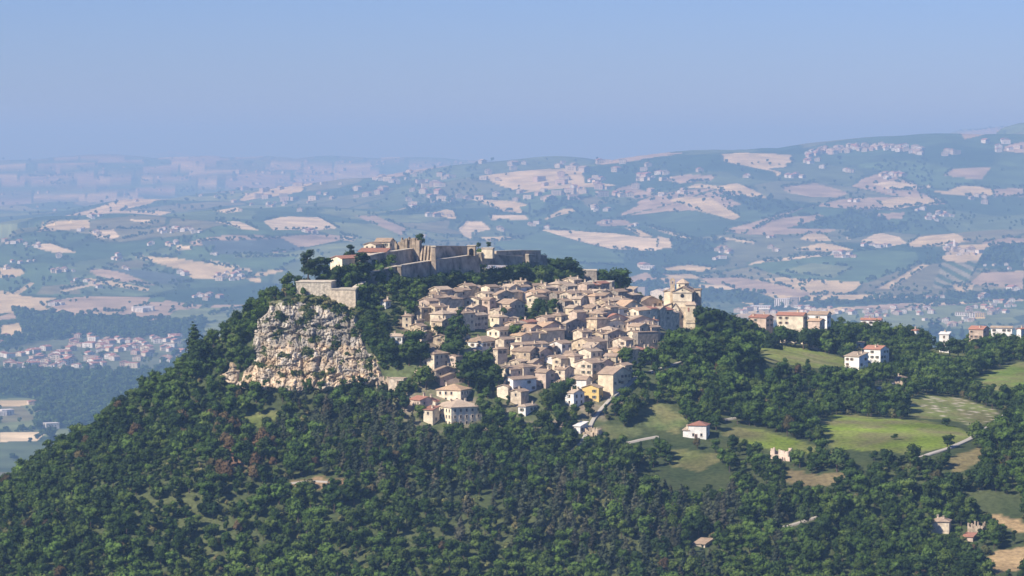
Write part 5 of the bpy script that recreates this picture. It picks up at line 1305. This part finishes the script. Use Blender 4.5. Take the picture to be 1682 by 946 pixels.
TT(318,524,1572,'cypress','dark','tall dark pointed cypress breaking the left skyline of the hill', wide=1.5, cap=26)
TT(326,548,1570,'broad','dark','dark round tree leaning against the foot of the skyline cypress', wide=1.2)
for i, (a, b, d_) in enumerate([(1222,526,1830),(1238,540,1820),(1252,544,1800),(1264,546,1790),(1280,534,1845),(1293,536,1850),(1306,538,1850),(1320,538,1845),(1332,540,1850),(1345,541,1850),(1358,536,1850),(1372,526,1860),(1385,518,1860)]):
    TT(a, b - 3, d_, 'broad', 'dark' if i % 2 else 'broad', f"leafy tree in front of the apartment houses right of the barn, {ordw(i)} from the left", 1.25)
for i, (a, b, d_) in enumerate([(1415,524,1930),(1432,530,1930),(1448,526,1930),(1500,544,1925),(1512,540,1925),(1546,556,1905),(1560,554,1905),(1574,552,1905),(1590,548,1930),(1604,551,1930),(1619,548,1930),(1634,545,1930),(1650,548,1930),(1664,546,1930),(1678,550,1930)]):
    TT(a, b, d_, 'pine' if i in (4, 8, 11) else 'broad', 'dark' if i % 2 else 'broad', f"garden tree hiding the foot of the houses on the right spur, {ordw(i)} from the left", 1.2)
T(506,462,58,'tall','dark','tallest dark tree on the bastion terrace, left of the pair', wide=1.5, d=1612)
T(524,462,46,'tall','dark','dark tree just right of the tallest one on the bastion terrace', wide=1.4, d=1622)
T(536,462,44,'tall','broad','narrow mid green tree by the cream gabled fort house', wide=1.2, d=1625)
T(556,466,34,'broad','dark','dark spreading tree below the cream gabled fort house', wide=1.2, d=1612)
T(574,468,40,'broad','dark','dark tree over the lower bastion', wide=1.3, d=1618)
T(592,470,62,'tall','dark','tall very dark tree at the left end of the fortress walls', wide=1.7, d=1622)
T(577,428,30,'tall','dark','dark treetop rising left of the red shed of the fortress', wide=1.2, d=1660)
T(640,441,28,'broad','broad','green tree growing on the terrace between the two fortress walls', wide=1.1, d=1650)
T(618,444,22,'broad','broad','smaller green bush tree on the fortress terrace near its left end', wide=1.2, d=1640)
T(690,405,26,'broad','dark','round dark tree standing alone on the top of the fortress', wide=1.0, d=1706)
T(786,408,12,'broad','dark','small dark bush behind the gatehouse', wide=1.2, d=1752)
T(803,407,10,'broad','dark','small dark bush behind the white guardhouse', wide=1.2, d=1756)
for i, (a, b, h, w) in enumerate([(848,468,44,1.3),(866,470,44,1.2),(884,468,40,1.2),(902,470,42,1.3),(920,470,46,1.5),(936,472,44,1.4),(950,472,36,1.2),(988,472,32,1.2),(1004,474,34,1.2),(1018,478,38,1.4)]):
    T(a, b, h, 'broad', 'dark' if i % 3 else 'broad', f"dark tree in the clump by the watchtower, {ordw(i)} from the left", wide=w, d=1790 + i * 6)
for i, (a, b, h, w) in enumerate([(1152,560,66,1.0),(1168,565,72,1.3),(1186,560,60,1.3),(1204,565,54,1.3),(1222,560,44,1.2),(1236,562,36,1.1)]):
    T(a, b, h, 'broad' if i else 'tall', 'dark' if i % 2 == 0 else 'broad', f"big tree of the grove right of the church, {ordw(i)} from the left", wide=w)
for i, (a, b, h) in enumerate(sorted([(1105,588,36),(1125,592,40),(1148,590,42),(1090,600,34),(1170,600,44),(1200,600,46),(1190,620,40),(1070,600,30),(1222,605,44)])):
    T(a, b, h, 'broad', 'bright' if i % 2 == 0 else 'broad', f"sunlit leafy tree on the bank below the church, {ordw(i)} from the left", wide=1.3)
for i, (a, b, h, kd, w) in enumerate(sorted([(744,588,72,'pine',1.3),(756,560,58,'pine',1.0),(770,640,60,'broad',1.2),(788,640,66,'tall',1.3),(804,640,72,'pine',1.2),(818,650,58,'tall',1.0),(780,610,40,'broad',1.2),(826,540,40,'tall',1.1),(846,562,30,'broad',1.2),
        (885,520,34,'broad',1.2),(908,512,26,'broad',1.3),(700,640,44,'broad',1.3),(680,580,40,'broad',1.3),(690,600,40,'broad',1.2),(918,660,38,'broad',1.3),(905,675,36,'broad',1.2),(935,650,30,'broad',1.1),(1030,600,34,'broad',1.4),(1052,610,36,'tall',1.2),(798,690,40,'broad',1.2),
        (672,600,44,'broad',1.2),(640,600,36,'broad',1.2),(722,560,26,'broad',1.1),(1015,640,20,'broad',1.0),(835,670,24,'tall',.9),(690,690,26,'broad',1.1),(1140,486,14,'broad',1.2),(1048,500,14,'broad',1.4),(955,560,18,'broad',1.2)])):
    T(a, b, h, kd, 'dark' if kd == 'pine' or i % 3 == 0 else 'broad', f"{'dark conifer' if kd == 'pine' else 'dark leafy tree' if i % 3 == 0 else 'green leafy tree'} among the town houses, {ordw(i)} from the left", wide=w)
for i, (a, b, h, kd, w) in enumerate(sorted([(1400,540,24,'broad',1.6),(1345,548,26,'tall',1.2),(1292,548,22,'broad',1.4),(1316,552,20,'broad',1.3),(1362,556,24,'broad',1.3),(1440,545,22,'broad',1.3),(1530,545,30,'pine',1.5),(1540,548,34,'pine',1.5),(1610,556,26,'pine',1.0),(1638,556,24,'pine',1.0),(1580,552,24,'pine',1.0),(1500,548,24,'tall',1.2),(1660,560,22,'broad',1.2),(1560,560,20,'broad',1.2),(1470,552,20,'broad',1.4),(1412,700-70,26,'broad',1.1)])):
    T(a, b + 6, h, kd, 'dark', f"dark {'conifer' if kd == 'pine' else 'broad tree'} on the right spur skyline, {ordw(i)} from the left", wide=w)
for i, (a, b, h, w) in enumerate(sorted([(1375,775,44,1.4),(1350,770,30,1.2),(1500,765,44,1.0),(1400,780,30,1.1),(1580,862,30,1.2),(1470,722,12,1.3),(1555,700,14,1.6),(1620,725,18,1.3),(1600,712,14,1.0),(1556,735,22,1.4),(1280,700,30,1.5),(1310,720,34,1.5),(1340,722,28,1.3),(1240,700,26,1.2),(85,735,36,.8),(22,757,16,1.2),(50,728,10,1.1)])):
    T(a, b, h, 'broad', 'dark' if i % 2 == 0 else 'broad', f"{'dark' if i % 2 == 0 else 'green'} round tree standing at the edge of a meadow, {ordw(i)} from the left", wide=w)
for i, uu in enumerate(range(602, 792, 9)):
    vt = np.interp(uu, [600, 655, 712, 790], [468, 459, 447, 440]) + TR.uniform(-3, 5)
    TT(uu, vt, float(np.interp(uu, [598, 655, 712, 786], [1610, 1634, 1672, 1722])), 'broad', 'dark' if i % 3 else 'broad', f"bushy tree along the foot of the outer fortress wall, {ordw(i)} from the left", 1.3, 10)
for i, uu in enumerate(range(798, 905, 9)):
    TT(uu, 426 + (uu - 798) * .05 + TR.uniform(-4, 4), 1742 + (uu - 798) * .55, 'broad', 'dark' if i % 2 else 'broad', f"bushy tree against the rear fortress wall, {ordw(i)} from the left", 1.3, 11)
for i, uu in enumerate((492, 501, 509, 518, 527, 538, 547, 556, 566, 590, 597)):
    TT(uu, 481 + TR.uniform(-2, 3) + (10 if 545 < uu < 580 else 0), 1586, 'shrub' if i % 2 else 'broad', 'scrub' if i % 2 else 'broad', f"shrubby growth on the cliff top below the bastions, {ordw(i)} from the left", 1.4, 5)
# scrub on the cliff ledges
X_, Y_, Z_, G_, D_ = GK['cliff']
Vc = CL[0]; cand = np.argwhere((G_ > .45) & (D_ > 3)); RNG.shuffle(cand)
pts = []
for r_, c_ in cand[:1100]: pts.append(Vc[r_, c_] - np.array([0, -.3, .5]))
pts = np.array(pts)
scatter('cliff_scrub', pts, RNG.uniform(.25, .75, len(pts)), RNG.integers(0, 2, len(pts)), [proto('shrub', 0, 'scrub'), proto('shrub', 1, 'broad')], 'dusty green scrub clinging to ledges of the pale cliff', 'scrub')

# ------------------------------------------------------------------ roads
RDM = NT('pale_road', .9); RDM.out(RDM.mix(RDM.noise(.3, 4, RDM.pos()), (.34, .31, .26), (.43, .39, .33))); RDM = RDM.m
def road(pts, w, name, label, lift=.35):
    w = w * .8; P = np.array(pts, float); seg = np.hypot(*np.diff(P, axis=0).T); t = np.concatenate([[0], np.cumsum(seg)]); tt = np.arange(0, t[-1], 3.0)
    uu = np.interp(tt, t, P[:, 0]); vv = np.interp(tt, t, P[:, 1]); x, y, z = cast(uu, vv)
    for _ in range(2): x[1:-1] = (x[:-2] + x[1:-1] * 2 + x[2:]) / 4; y[1:-1] = (y[:-2] + y[1:-1] * 2 + y[2:]) / 4
    dx = np.gradient(x); dy = np.gradient(y); l = np.hypot(dx, dy) + 1e-6; nx, ny = -dy / l, dx / l
    rows = []
    for k in (-1, -.5, .0, .5, 1):
        X = x + nx * w / 2 * k; Y = y + ny * w / 2 * k; rows.append(np.stack([X, Y, ZT(X, Y)], -1))
    R = np.stack(rows, 1); zc = R[:, :, 2].max(1, keepdims=True); R[:, :, 2] = zc + lift * .4
    top = R; bot = R[:, [0, -1]].copy(); bot[:, :, 2] -= 2.5
    V = np.concatenate([bot[:, :1], top, bot[:, 1:]], 1)
    me = np_mesh(name, V.reshape(-1, 3), grid_quads(V.shape[0], V.shape[1])); me.materials.append(RDM)
    o = bpy.data.objects.new(name, me); COL.objects.link(o); tag(o, kind='structure')
for pts, w, nm in ROADS: road(pts, w, 'road', nm)
# ------------------------------------------------------------------ far villages, farms and trees
FWM = {'w': plaster('far_white_walls', (.66, .62, .55)), 'c': plaster('far_cream_walls', (.58, .50, .38)), 'p': plaster('far_pinkish_walls', (.50, .38, .30)), 'b': plaster('far_beige_walls', (.46, .39, .30))}
FARM = {}
def far_house_mesh(wk, rk, flat):
    k = (wk, rk, flat)
    if k not in FARM:
        b = MB(); 
        if flat: b.box(-8, 8, -6, 6, -3, 7, 0); b.box(-8.3, 8.3, -6.3, 6.3, 7, 7.6, 1)
        else:
            b.prism([(-6, -3), (6, -3), (6, 6), (0, 8), (-6, 6)], -6, 6, 0); b.prism([(-6.7, 5.85), (0, 8.15), (6.7, 5.85), (6.7, 6.25), (0, 8.6), (-6.7, 6.25)], -6.7, 6.7, 1); b.box(1.5, 2.4, 0, .9, 6, 9.2, 0)
        for x in (-4, -1, 3): b.box(x, x + 1.2, -6.05, -6.002, 3.6, 5, 2); b.box(x, x + 1.2, -6.05, -6.002, .8, 2.4, 2)
        o = b.build('far_house', [FWM[wk], RM[rk], GLASS]); FARM[k] = o.data; bpy.data.objects.remove(o)
    return FARM[k]
FR = random.Random(21)
far = []    # (u, v, size, wk, rk, flat, where)
def cluster(u, v, ru, rv, n, size, where, walls='wwwcb', roofs='rrrnl', flat=.15):
    for _ in range(n):
        a = FR.uniform(0, 2 * pi); q = sqrt(FR.random())
        far.append((u + ru * q * cos(a), v + rv * q * sin(a), size * .6 * FR.uniform(.7, 1.3), FR.choice(walls), FR.choice(roofs), FR.random() < flat, where))
# the valley village behind the left slope
for _ in range(95):
    uu = FR.uniform(0, 300); vv = FR.gauss(588, 13) if uu < 120 else FR.gauss(578, 14)
    if 552 < vv < 612: far.append((uu, vv, FR.uniform(.6, 1.1), FR.choice('wwccp'), FR.choice('rrrrrn'), FR.random() < .1, 'the red-roofed valley village left of the hill'))
cluster(100, 600, 90, 7, 22, 1.0, 'the red-roofed valley village left of the hill', roofs='rrrr')
cluster(215, 560, 70, 5, 14, 1.0, 'the red-roofed valley village left of the hill', walls='www')
V_ = 'the far valley behind the left slope'
for a, b, ru, rv, n, s in [(20,398,14,4,5,1.0),(55,404,20,4,6,1.0),(160,383,6,3,2,1.4),(295,380,36,5,14,1.1),(282,402,10,7,5,1.1),(378,457,28,9,14,1.1),(340,488,22,6,8,1.1),(92,500,10,5,4,1.3),(110,447,22,5,8,1.1),(95,423,4,3,2,1.2),
        (190,424,10,5,4,1.1),(155,470,14,5,3,1.0),(455,337,22,4,9,1.2),(155,357,14,4,5,1.2),(520,382,24,3,6,1.1),(40,430,20,4,4,1.0),(130,378,8,3,2,1.2),(210,440,6,4,3,1.0),(300,450,6,3,2,1.2),(350,420,6,3,2,1),(10,440,8,5,3,1.0),(50,665,4,3,2,1.0),(250,403,8,3,2,1),(130,463,14,5,4,1)]:
    cluster(a, b, ru, rv, n, s, V_)
cluster(234, 511, 18, 1.5, 4, 1.3, V_, 'www', 'www', 1); cluster(64,684,3,3,1,1.2,V_); cluster(8,683,6,2,2,1.2,V_,'www','www',1); cluster(85,704,4,1,1,1.4,V_,'www','www',1)
R_ = 'the far hills behind the right spur'
for a, b, ru, rv, n, s in [(1420,240,70,5,0,1.2),(1192,412,22,6,10,1.2),(1180,425,8,3,3,1.1),(1310,290,18,3,7,1.5),(1345,277,8,2,2,1.5),(1390,281,12,3,3,1.5),(1330,266,16,3,6,1.5),(1465,290,34,4,12,1.5),(1120,316,6,3,3,1.4),(1085,322,6,3,2,1.4),(1150,283,6,2,2,1.6),
        (1265,389,6,3,2,1.2),(1275,410,14,3,4,1.2),(1385,421,20,4,7,1.4),(1440,404,22,3,9,1.2),(1580,412,34,9,24,1.1),(1540,357,32,6,14,1.2),(1405,331,8,4,3,1.3),(1462,315,4,2,1,1.6),(1620,334,3,1,1,1.8),(1560,252,14,5,6,1.8),(1640,240,40,10,8,1.8),(1600,325,20,3,3,1.4),(1225,292,8,3,3,1.5),(1510,345,8,3,2,1.4),(1640,440,30,6,4,1.0)]:
    cluster(a, b, ru, rv, n, s, R_)
C_ = 'the far fields behind the fortress'
for a, b, ru, rv, n, s in [(678,341,10,6,5,1.6),(715,355,24,3,7,1.5),(880,370,12,4,4,1.3),(826,377,6,2,2,1.3),(946,311,10,4,4,1.6),(975,300,10,4,4,1.6),(1060,293,18,5,8,1.6),(985,345,14,6,6,1.4),(900,376,3,1,1,1.4),(1000,368,8,4,3,1.3),(1040,372,14,3,3,1.3),(1090,285,10,3,4,1.6),(640,300,30,5,5,1.8),(1055,440,10,2,2,1.8),(700,392,10,3,2,1.1),(820,378,8,3,2,1.2)]:
    cluster(a, b, ru, rv, n, s, C_)
P_ = 'the plain beyond the right spur'
for a, b, ru, rv, n, s in [(1250,512,40,5,10,1.2),(1330,510,40,6,8,1.2),(1480,512,60,8,22,1.1),(1560,530,50,8,14,1.1),(1610,512,26,7,12,1.3),(1655,505,25,10,10,1.1),(1530,490,20,3,4,1.1),(1668,478,8,4,3,1.6),(1620,490,14,3,3,1.2),(1440,522,30,5,8,1.1),(1400,512,30,5,6,1.2)]:
    cluster(a, b, ru, rv, n, s, P_)
H_ = 'the long hilltop town on the right skyline'
for _ in range(95):
    t = FR.random(); uu = 1325 + 190 * t; vv = np.interp(uu, [1325, 1360, 1430, 1480, 1515], [252, 247, 241, 243, 248]) + FR.uniform(-3, 7)
    far.append((uu, vv, FR.uniform(.8, 1.3), FR.choice('wccbp'), FR.choice('nlrn'), False, H_))
# far coastal suburbs
for _ in range(170):
    uu = FR.uniform(380, 1100); vv = FR.uniform(266, 335)
    if 380 < uu < 1100 and vv < 345 - abs(uu - 700) * .06: far.append((uu, vv, FR.uniform(.8, 1.7), FR.choice('cpbb'), FR.choice('nlnr'), FR.random() < .4, 'S'))
for _ in range(60):
    far.append((FR.uniform(0, 560), FR.uniform(275, 350), FR.uniform(.6, 1.0), FR.choice('ccb'), 'r', False, 'S'))
fu = np.array([f[0] for f in far]); fv = np.array([f[1] for f in far])
fx, fy, fz = cast(fu, fv, 2700)
ok = ~np.isnan(fx) & (fy < 80000)
score = np.where(ok, np.array([f[2] for f in far]) * F / np.where(ok, fy, 1e9), 0); score = np.where(np.array([f[6] == 'S' for f in far]), score * .2, score)
order = np.argsort(-score); BUDGET = max(60, 296 - len([h for h in HOUSES if h['o'].name.startswith('house')]))
solo = set(int(i) for i in order[:BUDGET])
print('far houses', ok.sum(), 'solo', BUDGET)
COLW = {'w': 'white', 'c': 'cream', 'p': 'pinkish', 'b': 'beige'}; COLR = {'r': 'red', 'n': 'brown', 'l': 'pale', 'w': 'white'}
rest = {}
for i, f in enumerate(far):
    if not ok[i]: continue
    key = (f[3], f[4], f[5]); rz = FR.uniform(-.8, .8)
    if i in solo:
        o = bpy.data.objects.new('house', far_house_mesh(*key)); COL.objects.link(o); o.location = (fx[i], fy[i], fz[i]); o.rotation_euler = (0, 0, rz)
        s = f[2] * KF; o.scale = (s, s, s * .9)
        lb = f"small {COLW[f[3]]} {'flat' if f[5] else 'gabled'} house with {COLR[f[4]]} roof in {f[6]}"
        tag(o, lb, 'house', lb)
    else: rest.setdefault(key, []).append((fx[i], fy[i], fz[i], rz, f[2] * KF))
# all other far houses as one mesh
mats = [FWM[k] for k in 'wcpb'] + [RM[k] for k in 'rnlw'] + [GLASS]
VV = []; FF = []; MI = []
for (wk, rk, fl), L_ in rest.items():
    me = far_house_mesh(wk, rk, fl); mv = np.array([v.co[:] for v in me.vertices]); mf = [tuple(p.vertices) for p in me.polygons]; mm = [p.material_index for p in me.polygons]
    mp = {0: 'wcpb'.index(wk), 1: 4 + 'rnlw'.index(rk), 2: 8}
    for x, y, z, rz, s in L_:
        c, sn = cos(rz), sin(rz); b = len(VV)
        q = np.stack([x + s * (mv[:, 0] * c - mv[:, 1] * sn), y + s * (mv[:, 0] * sn + mv[:, 1] * c), z + s * mv[:, 2]], -1)
        VV += [tuple(a) for a in q]; FF += [tuple(b + j for j in f) for f in mf]; MI += [mp[m_] for m_ in mm]
tag(mesh_obj('distant_houses', VV, FF, mats, None, MI), 'pale specks of many distant houses spread over the far hills and coast', kind='stuff')
# landmarks of the plain
def plain_block(u, v, w, h, dep, wk, rk, label, name, rz=-.2):
    x, y, z = [float(q[0]) for q in cast([u], [v], 2700)]; s = F / y
    r = empty(name, (x, y, z), rz); tag(r, label, name.replace('_', ' '))
    b = MB(); W2 = w / s / 2; Hh = h / s; b.box(-W2, W2, 0, dep, -8, Hh); b.build('wall', WM[wk], r)
    b = MB(); b.box(-W2 - .6, W2 + .6, -.6, dep + .6, Hh, Hh + 1.0); b.build('roof', RM[rk], r)
    nb = int(w / s / 6)
    for k in range(min(nb, 14)):
        for fl in range(max(1, int(Hh / 5))):
            put('window', WIN[0], r, (-W2 + (k + .5) * 2 * W2 / nb, 0, Hh - 2.5 - fl * 4), 0, 3.0)
plain_block(1284, 505, 24, 14, 40, 'w', 'w', 'big pale factory block in the plain, tallest of the industrial group', 'factory')
plain_block(1304, 505, 14, 16, 25, 'g', 'g', 'grey-blue silo block beside the tallest factory block', 'factory')
plain_block(1248, 508, 32, 5, 50, 'w', 'w', 'low white warehouse left of the factory blocks', 'warehouse')
plain_block(1316, 506, 24, 4, 50, 'w', 'w', 'low white warehouse right of the factory blocks', 'warehouse')
plain_block(1610, 523, 16, 9, 14, 'y', 'n', 'yellow apartment block standing out in the plain at right', 'apartment_block')
plain_block(1595, 522, 12, 8, 14, 'w', 'n', 'white balconied apartment block touching the yellow one', 'apartment_block')
plain_block(1578, 519, 18, 6, 14, 'w', 'n', 'lower white apartment block left of the yellow and white pair', 'apartment_block')
plain_block(1062, 443, 22, 6, 50, 'w', 'w', 'long white hall in the fields above the church', 'hall')
plain_block(1388, 423, 36, 4, 20, 'p', 'r', 'long pinkish farm building among green fields at right', 'farm_building')
# church tower of the far village
x, y, z = [float(q[0]) for q in cast([1567], [407], 2700)]
r = empty('church_tower', (x, y, z)); tag(r, 'thin white church tower in the far village at right', 'church tower')
b = MB(); b.box(-3, 3, -3, 3, -5, 25); b.build('shaft', WM['w'], r); b = MB(); b.cyl(0, 0, 4.3, .1, 25.003, 34, 4, a0=pi / 4); b.build('spire', WM['w'], r)

# ---- distant trees: hedgerows, copses and the valley woods
def blob_proto(seed, mat, tall=1.0):
    V, Q, T_ = crown_np('broad', seed, 70, 2.6); V = V * np.array([1, 1, tall])
    me = np_mesh('far_tree', V, Q, T_); me.materials.append(LM[mat]); return bpy.data.objects.new('far_tree', me)
fp = [blob_proto(1, 'broad'), blob_proto(2, 'dark'), blob_proto(3, 'broad', 1.3), blob_proto(4, 'bright', .7)]
pu = []; pv = []; ps = []
def add(u_, v_, s_): pu.append(u_); pv.append(v_); ps.append(s_)
NF = 26000
u_ = RNG.uniform(-40, 1722, NF); v_ = RNG.uniform(262, 720, NF)
x_, y_, z_ = cast(u_, v_, 2700)
okp = ~np.isnan(x_) & (y_ < 44000)
fieldm = np.zeros(NF, bool)
for f_, c, p in FIELDS: fieldm |= inpoly(u_, v_, [f_(*q) for q in p])
wood = np.zeros(NF, bool)
for p in WOODS: wood |= inpoly(u_, v_, p)
village = inpoly(u_, v_, [(0,570),(60,560),(290,548),(310,575),(240,612),(0,612)])
d = fbm(x_ / 520, y_ / 1200, 301, 4)
prob = np.where(wood, .95, np.where(fieldm, .004, np.where(village, .25, np.where(d > .16, .5, .05))))
prob = prob * np.where(y_ > 20000, .5, 1)
kp = okp & (RNG.random(NF) < prob)
add(u_[kp], v_[kp], np.where(wood[kp], 1.25, .9))
for f_, c, p in FIELDS:      # hedges along the field edges
    pp = [f_(*q) for q in p]
    for (a, b_), (c2, d2) in zip(pp, pp[1:] + pp[:1]):
        L_ = math.hypot(c2 - a, d2 - b_); nn = int(L_ / 2.2)
        if FR.random() < .45: continue
        t = np.arange(nn) / max(nn, 1); t = t[(noise(t * L_ / 14 + a, t * 0 + b_, 7) > -.12)]
        add(a + (c2 - a) * t + RNG.normal(0, .6, len(t)), b_ + (d2 - b_) * t + RNG.normal(0, .4, len(t)), np.full(len(t), .75))
uw = RNG.uniform(0, 420, 5200); vw = RNG.uniform(500, 706, 5200); mw = np.zeros(5200, bool)
for p in WOODS: mw |= inpoly(uw, vw, p)
add(uw[mw], vw[mw], np.full(mw.sum(), 1.2))
pu = np.concatenate(pu); pv = np.concatenate(pv); ps = np.concatenate(ps)
x_, y_, z_ = cast(pu, pv, 2700); okp = ~np.isnan(x_) & (y_ < 44000)
x_, y_, z_, ps = x_[okp], y_[okp], z_[okp], ps[okp]
hh = np.stack([fx[ok], fy[ok]], -1)
near = np.zeros(len(x_), bool)
for a, b_ in hh: near |= (np.abs(x_ - a) < 19) & (y_ < b_ + 20) & (y_ > b_ - 90)
x_, y_, z_, ps = x_[~near], y_[~near], z_[~near], ps[~near]
print('far trees', len(x_))
scatter('distant_trees', np.stack([x_, y_, z_ - 1.0], -1), ps * RNG.uniform(.7, 1.3, len(x_)) * np.clip(y_ / 7000, 1.8, 3.6), RNG.integers(0, 4, len(x_)), fp, 'hazy hedgerows, copses and valley woods of the distant countryside', 'trees')
